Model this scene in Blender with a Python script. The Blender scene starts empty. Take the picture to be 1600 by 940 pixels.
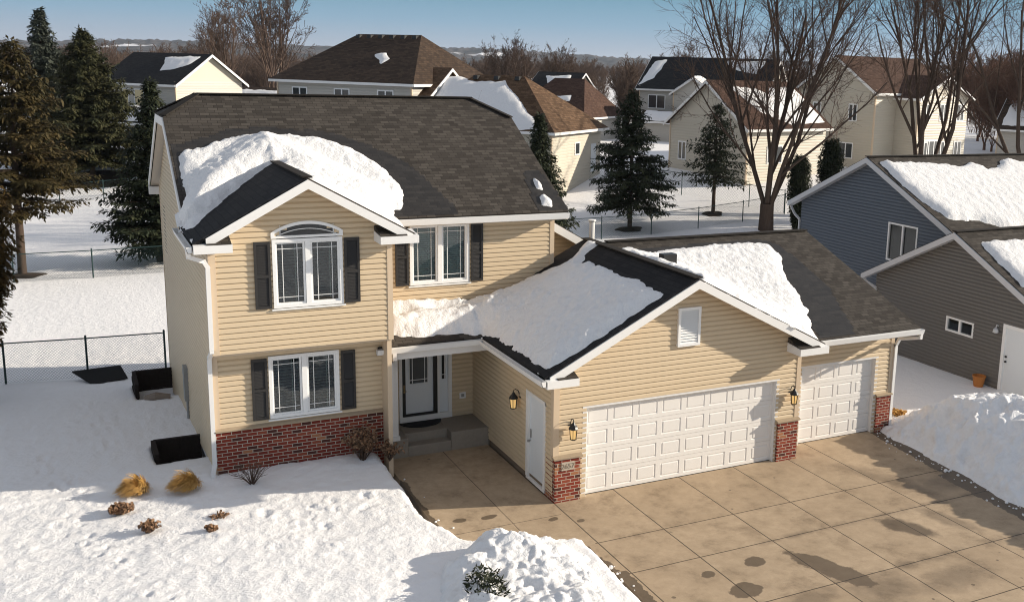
import bpy, math, random
import numpy as np
from mathutils import Vector, Matrix
R_=math.radians
scene=bpy.context.scene
COL=scene.collection
random.seed(7)
SUN_EL=19.5; SUN_DIR=Vector((.951*math.cos(R_(SUN_EL)),-.309*math.cos(R_(SUN_EL)),math.sin(R_(SUN_EL)))).normalized()

# ------------------------------------------------------------------ mesh helpers
class MB:
    def __init__(s): s.v=[];s.f=[];s.uv=[]
    def face(s,pts,uv=None):
        n=len(s.v); s.v.extend([tuple(p) for p in pts]); s.f.append(tuple(range(n,n+len(pts))))
        s.uv.append(uv)
    def box(s,x0,x1,y0,y1,z0,z1):
        a=[(x0,y0,z0),(x1,y0,z0),(x1,y1,z0),(x0,y1,z0),(x0,y0,z1),(x1,y0,z1),(x1,y1,z1),(x0,y1,z1)]
        n=len(s.v); s.v.extend(a)
        for q in ((3,2,1,0),(4,5,6,7),(0,1,5,4),(1,2,6,5),(2,3,7,6),(3,0,4,7)):
            s.f.append(tuple(n+i for i in q)); s.uv.append(None)
        return s
    def prism(s,poly,vec,uvf=None):
        poly=[Vector(p) for p in poly]; vec=Vector(vec)
        nrm=Vector((0,0,0))
        for i in range(len(poly)):
            a,b=poly[i],poly[(i+1)%len(poly)]; nrm+=a.cross(b)
        if nrm.dot(vec)>0: poly=poly[::-1]
        q=[p+vec for p in poly]; U=(lambda L:[uvf(p) for p in L]) if uvf else (lambda L:None)
        s.face(poly,U(poly)); s.face(q[::-1],U(q[::-1]))
        for i in range(len(poly)):
            j=(i+1)%len(poly); L=[poly[j],poly[i],q[i],q[j]]; s.face(L,U(L))
        return s
    def bar(s,a,b,w,h,up=(0,0,1)):
        a=Vector(a);b=Vector(b);d=(b-a).normalized();up=Vector(up)
        if abs(d.dot(up))>.98: up=Vector((0,1,0))
        x=d.cross(up).normalized();y=x.cross(d)
        p=[a+x*i*w/2+y*j*h/2 for i,j in ((-1,-1),(1,-1),(1,1),(-1,1))]
        return s.prism(p,b-a)
    def tube(s,pts,rad,n=6,cap=True):
        pts=[Vector(p) for p in pts]; base=len(s.v); rings=len(pts)
        x=None
        for i,p in enumerate(pts):
            d=(pts[min(i+1,rings-1)]-pts[max(i-1,0)]).normalized()
            if x is None: x=d.orthogonal().normalized()
            else:
                x=(x-d*x.dot(d)); x=x.normalized() if x.length>1e-6 else d.orthogonal().normalized()
            y=d.cross(x); r=rad[i] if hasattr(rad,'__len__') else rad
            for k in range(n):
                t=2*math.pi*k/n; q=p+(x*math.cos(t)+y*math.sin(t))*r; s.v.append((q.x,q.y,q.z))
        for i in range(rings-1):
            for k in range(n):
                a=base+i*n+k;b=base+i*n+(k+1)%n
                s.f.append((a,b,b+n,a+n));s.uv.append(None)
        if cap:
            s.f.append(tuple(base+k for k in range(n))[::-1]);s.uv.append(None)
            s.f.append(tuple(base+(rings-1)*n+k for k in range(n)));s.uv.append(None)
        return s
    def lathe(s,c,prof,n=12):
        c=Vector(c);base=len(s.v)
        for r,z in prof:
            for k in range(n):
                t=2*math.pi*k/n; s.v.append((c.x+r*math.cos(t),c.y+r*math.sin(t),c.z+z))
        for i in range(len(prof)-1):
            for k in range(n):
                a=base+i*n+k;b=base+i*n+(k+1)%n; s.f.append((a,b,b+n,a+n));s.uv.append(None)
        s.f.append(tuple(base+k for k in range(n))[::-1]);s.uv.append(None)
        s.f.append(tuple(base+(len(prof)-1)*n+k for k in range(n)));s.uv.append(None)
        return s
    def mesh(s,name,org=(0,0,0),smooth=False):
        me=bpy.data.meshes.new(name)
        o=org
        me.from_pydata([(p[0]-o[0],p[1]-o[1],p[2]-o[2]) for p in s.v],[],s.f)
        if any(u is not None for u in s.uv):
            l=me.uv_layers.new(name='UVMap'); i=0; flat=[0.0]*(2*len(me.loops))
            for f,u in zip(s.f,s.uv):
                for k in range(len(f)):
                    if u: flat[2*(i+k)],flat[2*(i+k)+1]=u[k]
                i+=len(f)
            l.data.foreach_set('uv',flat)
        if smooth: me.polygons.foreach_set('use_smooth',[True]*len(me.polygons))
        me.update(); return me

ORG={}
def link(name,me,mat,parent=None,org=(0,0,0)):
    o=bpy.data.objects.new(name,me); COL.objects.link(o)
    if mat is not None: me.materials.append(mat)
    if parent is None: o.location=org; ORG[o.name]=tuple(org)
    else: o.parent=parent; ORG[o.name]=ORG[parent.name]
    return o
def part(name,mb,mat,parent,smooth=False,label=None):
    """a part, written in world coordinates, under its thing"""
    o=link(name,mb.mesh(name,ORG[parent.name],smooth),mat,parent)
    if label: o['label']=label
    return o
def lpart(name,mb,mat,parent,smooth=False,label=None):
    """a part written in its thing's own coordinates"""
    o=link(name,mb.mesh(name,(0,0,0),smooth),mat,parent)
    if label: o['label']=label
    return o
def thing(name,label,cat,loc=(0,0,0),rz=0,group=None):
    o=bpy.data.objects.new(name,None); COL.objects.link(o); o.location=loc; o.rotation_euler=(0,0,rz)
    o.empty_display_size=.3
    o['label']=label;o['category']=cat
    if group:o['group']=group
    ORG[o.name]=tuple(loc); return o
def solo(name,mb,mat,label,cat,org=(0,0,0),smooth=False,group=None,me=None):
    o=link(name,me if me else mb.mesh(name,org,smooth),mat,None,org)
    o['label']=label;o['category']=cat
    if group:o['group']=group
    return o
def struct(name,me,mat,org=(0,0,0),kind='structure'):
    o=link(name,me,mat,None,org); o['kind']=kind; return o
def copy_tree(root,label,loc,rz,sc=1.0):
    r=root.copy(); COL.objects.link(r); r.location=loc; r.rotation_euler=(0,0,rz); r.scale=(sc,)*3
    r['label']=label
    for ch in list(root.children):
        c=ch.copy(); COL.objects.link(c); c.parent=r
    return r

# ------------------------------------------------------------------ noise
_rng=np.random.RandomState(3); _T=_rng.rand(256,256)
def vnoise(x,y,sx=0):
    x=np.asarray(x,float)+sx*17.3;y=np.asarray(y,float)+sx*9.1
    xi=np.floor(x).astype(int);yi=np.floor(y).astype(int);fx=x-xi;fy=y-yi
    fx=fx*fx*(3-2*fx);fy=fy*fy*(3-2*fy)
    a=_T[xi&255,yi&255];b=_T[(xi+1)&255,yi&255];c=_T[xi&255,(yi+1)&255];d=_T[(xi+1)&255,(yi+1)&255]
    return (a+(b-a)*fx+(c-a)*fy+(a-b-c+d)*fx*fy)*2-1
def fbm(x,y,o=4,s=0):
    r=0;a=1;t=0
    for i in range(o): r=r+a*vnoise(np.asarray(x)*2**i,np.asarray(y)*2**i,s+i);t+=a;a*=.5
    return r/t
def sstep(a,b,x):
    t=np.clip((np.asarray(x,float)-a)/(b-a),0,1);return t*t*(3-2*t)
def sdf(X,Y,poly):
    """signed distance to a polygon, positive inside"""
    P=np.array(poly,float);n=len(P);D=np.full(X.shape,1e9);ins=np.zeros(X.shape,bool)
    for i in range(n):
        ax,ay=P[i];bx,by=P[(i+1)%n];ex,ey=bx-ax,by-ay
        t=np.clip(((X-ax)*ex+(Y-ay)*ey)/(ex*ex+ey*ey+1e-12),0,1)
        D=np.minimum(D,np.hypot(X-ax-t*ex,Y-ay-t*ey))
        c=((ay>Y)!=(by>Y))&(X<(bx-ax)*(Y-ay)/(by-ay+1e-12)+ax); ins^=c
    return np.where(ins,D,-D)
def gridmesh(name,X,Y,Z,keep=None,org=(0,0,0)):
    ny,nx=X.shape
    idx=np.arange(nx*ny).reshape(ny,nx)
    q=np.stack([idx[:-1,:-1],idx[:-1,1:],idx[1:,1:],idx[1:,:-1]],-1).reshape(-1,4)
    if keep is not None:
        k=keep.ravel(); q=q[k[q].any(1)]
    used=np.unique(q); mp=np.full(nx*ny,-1);mp[used]=np.arange(len(used)); q=mp[q]
    co=np.stack([X.ravel(),Y.ravel(),Z.ravel()],-1)[used]-np.array(org)
    me=bpy.data.meshes.new(name)
    me.vertices.add(len(co));me.vertices.foreach_set('co',co.ravel())
    me.loops.add(q.size);me.loops.foreach_set('vertex_index',q.ravel())
    me.polygons.add(len(q));me.polygons.foreach_set('loop_start',np.arange(0,q.size,4));me.polygons.foreach_set('loop_total',np.full(len(q),4))
    me.polygons.foreach_set('use_smooth',np.ones(len(q),bool))
    me.update(calc_edges=True);me.validate();return me

# ------------------------------------------------------------------ materials
class NT:
    def __init__(s,name):
        s.m=bpy.data.materials.new(name);s.m.use_nodes=True;s.t=s.m.node_tree;s.n=s.t.nodes
        s.b=s.n['Principled BSDF'];s.out=s.n['Material Output']
    def new(s,ty,**k):
        n=s.n.new(ty)
        for a,b in k.items(): setattr(n,a,b)
        return n
    def l(s,a,b): s.t.links.new(a,b)
    def noise(s,vec,scale,detail=4,rough=.5):
        n=s.new('ShaderNodeTexNoise');n.inputs['Scale'].default_value=scale;n.inputs['Detail'].default_value=detail;n.inputs['Roughness'].default_value=rough
        if vec is not None:s.l(vec,n.inputs['Vector'])
        return n
    def ramp(s,fac,stops,interp='LINEAR'):
        n=s.new('ShaderNodeValToRGB');e=n.color_ramp.elements;n.color_ramp.interpolation=interp
        while len(e)<len(stops):e.new(.5)
        for i,(p,c) in enumerate(stops):
            e[i].position=p;e[i].color=(c,c,c,1) if not hasattr(c,'__len__') else (*c,1)
        s.l(fac,n.inputs[0]);return n
    def mix(s,fac,a,b,bt='MIX'):
        n=s.new('ShaderNodeMix',data_type='RGBA',blend_type=bt)
        for sock,v in ((n.inputs[0],fac),(n.inputs[6],a),(n.inputs[7],b)):
            if hasattr(v,'is_output'): s.l(v,sock)
            elif hasattr(v,'__len__'): sock.default_value=(*v,1)
            else: sock.default_value=v
        return n.outputs[2]
    def math(s,op,a,b=None,c=None):
        n=s.new('ShaderNodeMath',operation=op)
        for i,v in enumerate((a,b,c)):
            if v is None: continue
            if hasattr(v,'is_output'): s.l(v,n.inputs[i])
            else: n.inputs[i].default_value=v
        return n.outputs[0]
    def bump(s,h,strength=.5,dist=.02,normal=None):
        n=s.new('ShaderNodeBump');n.inputs['Strength'].default_value=strength;n.inputs['Distance'].default_value=dist
        s.l(h,n.inputs['Height'])
        if normal is not None:s.l(normal,n.inputs['Normal'])
        return n.outputs[0]
    def obj(s): return s.new('ShaderNodeTexCoord').outputs['Object']
    def uv(s): return s.new('ShaderNodeTexCoord').outputs['UV']
    def pos(s): return s.new('ShaderNodeNewGeometry').outputs['Position']
    def fin(s,color=None,rough=.6,normal=None,spec=.3,metal=0):
        b=s.b
        if color is not None:
            if hasattr(color,'is_output'): s.l(color,b.inputs['Base Color'])
            else: b.inputs['Base Color'].default_value=(*color,1)
        if hasattr(rough,'is_output'): s.l(rough,b.inputs['Roughness'])
        else: b.inputs['Roughness'].default_value=rough
        b.inputs['Specular IOR Level'].default_value=spec;b.inputs['Metallic'].default_value=metal
        if normal is not None:s.l(normal,b.inputs['Normal'])
        return s.m
def paint(name,c,rough=.45,var=.06,spec=.35,dirt=6.0):
    t=NT(name);p=t.pos();n=t.noise(p,dirt,5,.6);n2=t.noise(p,.7,3)
    a=t.mix(t.math('MULTIPLY',n.outputs[0],var*2.2),c,tuple(x*.72 for x in c))
    col=t.mix(t.math('MULTIPLY',n2.outputs[0],var*1.5),a,tuple(x*.8 for x in c))
    return t.fin(col,rough,t.bump(n.outputs[0],.06,.004),spec)
def m_siding(name,c,var=.05):
    t=NT(name);p=t.pos()
    mp=t.new('ShaderNodeMapping');mp.inputs['Scale'].default_value=(1.2,1.2,30);t.l(p,mp.inputs[0])
    g=t.noise(mp.outputs[0],3,5,.65);n=t.noise(p,.9,4)
    # slightly different tone from board to board
    sep=t.new('ShaderNodeSeparateXYZ');t.l(p,sep.inputs[0])
    row=t.math('FLOOR',t.math('DIVIDE',sep.outputs[2],.1143))
    wn=t.new('ShaderNodeTexWhiteNoise',noise_dimensions='1D');t.l(row,wn.inputs['W'])
    a=t.mix(t.math('MULTIPLY',wn.outputs[0],var*2),c,tuple(x*.8 for x in c))
    a=t.mix(t.math('MULTIPLY',n.outputs[0],.22),a,tuple(x*.78 for x in c))
    a=t.mix(t.math('MULTIPLY',g.outputs[0],.12),a,tuple(x*.75 for x in c))
    return t.fin(a,.5,t.bump(g.outputs[0],.12,.004),.35)
def m_shingle(name,dark,light,wet=False,scale=1.0):
    t=NT(name);uv=t.uv()
    b=t.new('ShaderNodeTexBrick');t.l(uv,b.inputs['Vector']);b.offset=.37;b.offset_frequency=2;b.squash=1.0
    b.inputs['Scale'].default_value=1;b.inputs['Brick Width'].default_value=.27*scale;b.inputs['Row Height'].default_value=.142*scale
    b.inputs['Mortar Size'].default_value=.009*scale;b.inputs['Mortar Smooth'].default_value=.3;b.inputs['Bias'].default_value=0
    b.inputs['Color1'].default_value=(0,0,0,1);b.inputs['Color2'].default_value=(1,1,1,1);b.inputs['Mortar'].default_value=(0,0,0,1)
    cr=t.ramp(b.outputs['Color'],[(0,dark),(.35,tuple(d*.6+l*.4 for d,l in zip(dark,light))),(.7,tuple(d*.35+l*.65 for d,l in zip(dark,light))),(1,light)])
    g=t.noise(uv,90,3,.7);n=t.noise(uv,.55,5,.6)
    c=t.mix(t.math('MULTIPLY',g.outputs[0],.5),cr.outputs[0],tuple(d*.45 for d in dark))
    c=t.mix(t.math('MULTIPLY',n.outputs[0],.45),c,tuple(d*.8 for d in dark))
    c=t.mix(t.math('MULTIPLY',b.outputs['Fac'],.55),c,tuple(d*.35 for d in dark))  # dark lines round the tabs: their shadow painted into the colour
    h=t.math('ADD',t.math('MULTIPLY',b.outputs['Color'],.5),t.math('MULTIPLY',g.outputs[0],.35))
    h=t.math('SUBTRACT',h,t.math('MULTIPLY',b.outputs['Fac'],.6))
    if wet:
        c=t.mix(.62,c,(.006,.006,.006)); return t.fin(c,.5,t.bump(h,.5,.006),.35)
    return t.fin(c,.9,t.bump(h,.6,.008),.2)
def m_snow(name,bs=.5,c=(.86,.87,.9),fine=22.0,dirty=0.0):
    t=NT(name);p=t.pos()
    n1=t.noise(p,fine,6,.62);n2=t.noise(p,fine*.28,5,.6);n3=t.noise(p,fine*5,3,.6)
    h=t.math('ADD',t.math('MULTIPLY',n1.outputs[0],.6),t.math('ADD',n2.outputs[0],t.math('MULTIPLY',n3.outputs[0],.18)))
    nb=t.noise(p,.5,5,.6)
    col=t.mix(t.math('MULTIPLY',nb.outputs[0],.18),c,(.74,.74,.76))
    if dirty:
        nd=t.noise(p,2.3,7,.75);rd=t.ramp(nd.outputs[0],[(.5,0),(.72,1)])
        col=t.mix(t.math('MULTIPLY',rd.outputs[0],dirty),col,(.5,.45,.4))
    return t.fin(col,.62,t.bump(h,bs,.05),.22)
def m_brick(name):
    t=NT(name);uv=t.uv()
    b=t.new('ShaderNodeTexBrick');t.l(uv,b.inputs['Vector']);b.offset=.5
    b.inputs['Scale'].default_value=1;b.inputs['Brick Width'].default_value=.205;b.inputs['Row Height'].default_value=.0762
    b.inputs['Mortar Size'].default_value=.0085;b.inputs['Mortar Smooth'].default_value=.15
    b.inputs['Color1'].default_value=(0,0,0,1);b.inputs['Color2'].default_value=(1,1,1,1);b.inputs['Mortar'].default_value=(.5,.5,.5,1)
    cr=t.ramp(b.outputs['Color'],[(0,(.085,.03,.022)),(.14,(.22,.032,.018)),(.5,(.28,.045,.024)),(.80,(.33,.075,.038)),(.95,(.45,.19,.09))],'CONSTANT')
    g=t.noise(uv,55,5,.7)
    c=t.mix(t.math('MULTIPLY',g.outputs[0],.5),cr.outputs[0],(.05,.018,.015))
    gm=t.noise(uv,9,4)
    mor=t.mix(gm.outputs[0],(.50,.43,.35),(.38,.32,.26))
    c=t.mix(b.outputs['Fac'],c,mor)
    h=t.math('ADD',t.math('SUBTRACT',1.0,b.outputs['Fac']),t.math('MULTIPLY',g.outputs[0],.25))
    return t.fin(c,.85,t.bump(h,.7,.008),.2)
def m_stone(name,c):
    t=NT(name);p=t.pos();n=t.noise(p,14,6,.7);n2=t.noise(p,2,4)
    a=t.mix(n.outputs[0],c,tuple(x*.62 for x in c));a=t.mix(t.math('MULTIPLY',n2.outputs[0],.4),a,tuple(x*.7 for x in c))
    return t.fin(a,.85,t.bump(n.outputs[0],.3,.01),.2)
def m_bark(name,c):
    t=NT(name);p=t.obj()
    mp=t.new('ShaderNodeMapping');mp.inputs['Scale'].default_value=(1,1,.18);t.l(p,mp.inputs[0])
    n=t.noise(mp.outputs[0],16,5,.7);a=t.mix(n.outputs[0],tuple(x*.5 for x in c),tuple(min(1,x*1.5) for x in c))
    return t.fin(a,.9,t.bump(n.outputs[0],.5,.03),.1)
def m_leaf(name,c1,c2,sc=1.1):
    t=NT(name);p=t.obj();n=t.noise(p,sc,4,.6);n2=t.noise(p,9,3)
    a=t.mix(t.ramp(n.outputs[0],[(.35,0),(.65,1)]).outputs[0],c1,c2);a=t.mix(t.math('MULTIPLY',n2.outputs[0],.6),a,tuple(x*.55 for x in c1))
    return t.fin(a,.75,None,.2)
def m_glass(name,tint=(.75,.85,.85),gl=.22):
    t=NT(name);t.n.remove(t.b)
    tr=t.new('ShaderNodeBsdfTransparent');tr.inputs[0].default_value=(*tint,1)
    g=t.new('ShaderNodeBsdfGlossy');g.inputs['Roughness'].default_value=.02;g.inputs[0].default_value=(.9,.95,1,1)
    n=t.noise(t.pos(),1.3,2);t.l(t.bump(n.outputs[0],.04,.05),g.inputs['Normal'])
    fr=t.new('ShaderNodeFresnel');fr.inputs[0].default_value=1.5
    m=t.new('ShaderNodeMixShader');t.l(t.math('ADD',t.math('MULTIPLY',fr.outputs[0],1.1),gl*.35),m.inputs[0]);t.l(tr.outputs[0],m.inputs[1]);t.l(g.outputs[0],m.inputs[2])
    t.l(m.outputs[0],t.out.inputs[0]);return t.m
def m_concrete():
    t=NT('drive_concrete');p=t.pos();sep=t.new('ShaderNodeSeparateXYZ');t.l(p,sep.inputs[0]);X,Y=sep.outputs[0],sep.outputs[1]
    n1=t.noise(p,.62,8,.72);n2=t.noise(p,4.2,8,.75);n3=t.noise(p,60,3,.6)
    c=t.mix(t.ramp(n1.outputs[0],[(.33,0),(.68,1)]).outputs[0],(.53,.405,.275),(.37,.28,.185))
    c=t.mix(t.math('MULTIPLY',t.ramp(n2.outputs[0],[(.4,0),(.75,1)]).outputs[0],.6),c,(.27,.195,.12))
    c=t.mix(t.math('MULTIPLY',n3.outputs[0],.18),c,(.22,.19,.155))
    # every slab was poured and has worn a little differently
    ix=None;iy=None
    for a in (0.0,1.5,3.2,4.7,6.2,7.25):
        g_=t.math('GREATER_THAN',X,a);ix=g_ if ix is None else t.math('ADD',ix,g_)
    for a in (-2.07,-3.45,-5.4,-7.0):
        g_=t.math('GREATER_THAN',Y,a);iy=g_ if iy is None else t.math('ADD',iy,g_)
    wn_=t.new('ShaderNodeTexWhiteNoise',noise_dimensions='1D');t.l(t.math('ADD',t.math('MULTIPLY',ix,7.31),t.math('MULTIPLY',iy,3.17)),wn_.inputs['W'])
    c=t.mix(t.math('MULTIPLY',wn_.outputs[0],.32),c,(.30,.215,.135))
    sm=t.noise(p,1.25,9,.8);c=t.mix(t.math('MULTIPLY',t.ramp(sm.outputs[0],[(.52,0),(.66,1)]).outputs[0],.55),c,(.17,.122,.078))
    pl_=t.noise(p,2.1,7,.7);c=t.mix(t.math('MULTIPLY',t.ramp(pl_.outputs[0],[(.6,0),(.75,1)]).outputs[0],.35),c,(.58,.47,.35))
    # control joints cut in the slab
    w=t.noise(p,1.1,2);wob=t.math('MULTIPLY',t.math('SUBTRACT',w.outputs[0],.5),.02)
    def line(v,a,hw): return t.math('LESS_THAN',t.math('ABSOLUTE',t.math('ADD',t.math('SUBTRACT',v,a),wob)),hw)
    J=None;S=None
    nw=t.noise(p,1.7,5,.7)
    for ax,a in (('x',0.0),('x',1.5),('x',3.2),('x',4.7),('x',6.2),('x',7.25),('y',-2.07),('y',-3.45),('y',-5.4),('y',-7.0)):
        v=X if ax=='x' else Y
        L=line(v,a,.013); J=L if J is None else t.math('MAXIMUM',J,L)
    # damp bands where melt water soaks in along two of the joints
    for a,k,x0 in ((-3.45,.16,2.4),(-5.4,.22,3.2)):
        d=t.math('ABSOLUTE',t.math('SUBTRACT',Y,a))
        s=t.math('MULTIPLY',t.math('MULTIPLY',t.ramp(d,[(0,1),(k,0)]).outputs[0],t.ramp(nw.outputs[0],[(.42,0),(.6,1)]).outputs[0]),t.math('GREATER_THAN',X,x0))
        S=s if S is None else t.math('MAXIMUM',S,s)
    jw=t.math('MULTIPLY',J,t.math('LESS_THAN',Y,3.9))
    # walk-only joint
    wj=t.math('MULTIPLY',line(X,-1.17,.008),t.math('LESS_THAN',X,-.1));jx=t.math('MAXIMUM',t.math('MULTIPLY',jw,t.math('GREATER_THAN',X,-.06)),wj)
    wj2=t.math('MULTIPLY',line(Y,-.55,.008),t.math('LESS_THAN',X,-.1));jx=t.math('MAXIMUM',jx,wj2)
    # wet stains with outlines of their own
    nz=t.noise(p,2.6,6,.65);dis=t.math('MULTIPLY',t.math('SUBTRACT',nz.outputs[0],.5),1.3)
    St=None
    for x,y,rx,ry,rot,soft in STAINS:
        ca,sa=math.cos(rot),math.sin(rot)
        dx=t.math('SUBTRACT',X,x);dy=t.math('SUBTRACT',Y,y)
        u=t.math('DIVIDE',t.math('ADD',t.math('MULTIPLY',dx,ca),t.math('MULTIPLY',dy,sa)),rx)
        v=t.math('DIVIDE',t.math('SUBTRACT',t.math('MULTIPLY',dy,ca),t.math('MULTIPLY',dx,sa)),ry)
        r=t.math('ADD',t.math('SQRT',t.math('ADD',t.math('MULTIPLY',u,u),t.math('MULTIPLY',v,v))),dis)
        k=t.ramp(r,[(max(0,1-soft),1),(1.0,0)]).outputs[0]
        k=t.math('MULTIPLY',k,.45 if soft>.4 else .8)
        St=k if St is None else t.math('MAXIMUM',St,k)
    # small spatters
    vo=t.new('ShaderNodeTexVoronoi');vo.inputs['Scale'].default_value=2.1;t.l(p,vo.inputs['Vector'])
    sp=t.math('MULTIPLY',t.math('LESS_THAN',t.math('ADD',vo.outputs['Distance'],t.math('MULTIPLY',dis,.12)),.075),t.ramp(t.noise(p,.8,3).outputs[0],[(.5,0),(.56,1)]).outputs[0])
    def rim(x0,y0,x1,y1,wd):
        L=math.hypot(x1-x0,y1-y0);nx,ny=(y1-y0)/L,-(x1-x0)/L
        dd=t.math('ABSOLUTE',t.math('ADD',t.math('ADD',t.math('MULTIPLY',X,nx),t.math('MULTIPLY',Y,ny)),-(x0*nx+y0*ny)))
        al=t.math('ADD',t.math('ADD',t.math('MULTIPLY',X,(x1-x0)/L),t.math('MULTIPLY',Y,(y1-y0)/L)),-(x0*(x1-x0)+y0*(y1-y0))/L)
        k=t.math('LESS_THAN',t.math('ADD',dd,t.math('MULTIPLY',dis,.25)),wd)
        return t.math('MULTIPLY',k,t.math('MULTIPLY',t.math('GREATER_THAN',al,0),t.math('LESS_THAN',al,L)))
    for q in ((9.7,.9,9.35,-2.3,.32),(9.35,-2.3,9.0,-7,.5),(-.4,-2.4,-.3,-3.3,.16),(-.3,-3.3,-.45,-7,.26),(-2.62,2.6,-2.66,-.5,.1),(-2.66,-.5,-2.1,-1.45,.12)): St=t.math('MAXIMUM',St,t.math('MULTIPLY',rim(*q),.85))
    wet=t.math('MAXIMUM',t.math('MAXIMUM',St,t.math('MULTIPLY',S,.6)),t.math('MULTIPLY',sp,.75))
    c=t.mix(t.math('MULTIPLY',wet,.9),c,(.050,.036,.024))
    c=t.mix(t.math('MULTIPLY',jx,.85),c,(.04,.03,.022))
    rough=t.math('SUBTRACT',.85,t.math('MULTIPLY',wet,.38))
    h=t.math('SUBTRACT',t.math('ADD',t.math('MULTIPLY',n3.outputs[0],.12),t.math('MULTIPLY',n2.outputs[0],.2)),jx)
    return t.fin(c,rough,t.bump(h,.35,.01),.3)
STAINS=[(2.35,-4.05,.24,.2,.2,.12),(3.5,-4.95,.33,1.0,.35,.12),(3.9,-5.9,.9,.7,.1,.6),(1.25,-4.1,.17,.12,.3,.12),(1.55,-4.9,.34,.28,.1,.12),(2.4,-5.7,.8,.4,.3,.6),
 (6.1,-4.1,.34,.75,.5,.35),(7.2,-4.2,.3,1.0,.3,.5),(8.6,-2.7,.8,.5,.2,.7),(7.6,-2.1,.4,1.6,.35,.7),(-1.5,-.05,.2,.1,.2,.12),(-2.1,.05,.15,.1,0,.12),(-.35,-.7,.13,.08,.4,.12),(.15,-1.0,.1,.07,.4,.12),(5.4,-6.2,1.2,.5,.1,.7),(.55,-5.3,.4,.5,.3,.5)]

M={}
M['siding']=m_siding('tan_vinyl_siding',(.635,.505,.34))
M['trim']=paint('tan_trim',(.62,.49,.35),.5)
M['white']=paint('white_aluminium',(.80,.79,.77),.4,.07)
M['soffit']=paint('soffit_beige',(.62,.55,.46),.5)
M['vinyl']=paint('white_vinyl',(.82,.82,.81),.35,.03)
M['gdoor']=paint('white_garage_door',(.82,.79,.75),.4,.05)
M['shutter']=paint('charcoal_shutter',(.030,.028,.027),.5,.05)
M['black']=paint('black_metal',(.018,.018,.018),.4,.03)
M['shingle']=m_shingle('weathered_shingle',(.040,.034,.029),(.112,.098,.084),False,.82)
M['shingle_dark']=m_shingle('black_or_shaded_shingle',(.018,.018,.02),(.038,.036,.036))  # black roofs, and house slopes whose shade is put into the colour
M['shingle_wet']=m_shingle('wet_shingle',(.040,.034,.029),(.112,.098,.084),True,.82)
M['shingle_brown']=m_shingle('brown_shingle',(.085,.048,.026),(.22,.135,.08),False,1.3)
M['shingle_umber']=m_shingle('umber_shingle',(.04,.026,.018),(.10,.066,.045),False,1.3)
M['shingle_red']=m_shingle('red_brown_shingle',(.06,.031,.021),(.125,.072,.052),False,1.3)
M['roofsnow']=m_snow('roof_snow',.9,(.82,.81,.80),17)
M['snow']=m_snow('ground_snow',.7,(.87,.86,.855),13)
M['pile']=m_snow('piled_snow',.9,(.86,.855,.85),14,.32)
M['brick']=m_brick('red_brick')
M['stone']=m_stone('limestone_ledge',(.46,.36,.25))
M['conc']=m_stone('step_concrete',(.36,.32,.27))
M['found']=m_stone('foundation',(.26,.20,.15))
M['drive']=m_concrete()
M['glass']=m_glass('window_glass',(.55,.68,.66),.10)
M['glass_dark']=m_glass('dark_glass',(.30,.33,.35),.03)
M['blind']=paint('blind_slats',(.46,.46,.42),.5,.03)
M['blindpale']=paint('pale_blind',(.50,.56,.52),.5,.03)
M['curtain']=paint('curtain',(.09,.095,.095),.8,.05)
M['inside']=paint('dark_room',(.022,.022,.022),.9,.05)
M['doorw']=paint('white_door',(.72,.75,.77),.4,.04)
M['brass']=paint('brass',(.35,.24,.1),.3)
M['grey']=paint('meter_grey',(.30,.30,.29),.45)
M['mat']=paint('rubber_mat',(.012,.012,.014),.85)
M['timber']=m_bark('old_timber',(.030,.024,.021))
M['rock']=m_stone('pebbles',(.30,.24,.19))
M['fence']=paint('green_fence',(.018,.045,.045),.5,.03)
M['tarp']=paint('black_board',(.012,.012,.012),.9)
M['bark']=m_bark('grey_bark',(.07,.05,.039))
M['twig']=m_bark('twig_bark',(.10,.066,.05))
M['twigred']=m_bark('red_twig',(.13,.075,.055))
M['twigfar']=m_bark('far_twig',(.10,.07,.055))
M['spruce']=m_leaf('spruce_needles',(.030,.034,.014),(.060,.055,.022))
M['sprucedark']=m_leaf('dark_needles',(.024,.034,.018),(.05,.056,.026))
M['pine']=m_leaf('pine_needles',(.045,.038,.014),(.09,.062,.022))
M['sprucemid']=m_leaf('spruce_mid',(.036,.042,.018),(.078,.07,.028))
M['blue']=m_leaf('blue_needles',(.045,.058,.045),(.075,.082,.062))
M['arbor']=m_leaf('arborvitae',(.06,.042,.012),(.13,.075,.02),2)
M['straw']=m_leaf('straw',(.62,.36,.10),(.72,.46,.18),4)
M['deadleaf']=m_leaf('dead_leaf',(.22,.12,.065),(.32,.2,.12),4)
M['juniper']=m_leaf('juniper',(.02,.028,.014),(.045,.045,.02),4)
M['mulch']=m_stone('mulch',(.06,.04,.028))
M['nblue']=m_siding('slate_blue_siding',(.105,.125,.155),.03)
M['ngrey']=m_siding('warm_grey_siding',(.15,.142,.132),.03)
M['bgbeige']=m_siding('beige_siding',(.56,.51,.42))
M['bggrey']=m_siding('pale_siding',(.50,.47,.42))
M['pot']=paint('orange_pot',(.45,.17,.04),.6)
def amber():
    t=NT('amber_lamp_glass');t.fin((.75,.5,.2),.25,None,.5)
    t.b.inputs['Emission Color'].default_value=(1,.62,.22,1);t.b.inputs['Emission Strength'].default_value=.35;return t.m
M['amber']=amber()
M['plate']=m_stone('address_stone',(.60,.52,.42))
M['digit']=paint('carved_digit',(.24,.19,.14),.7)

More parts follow.
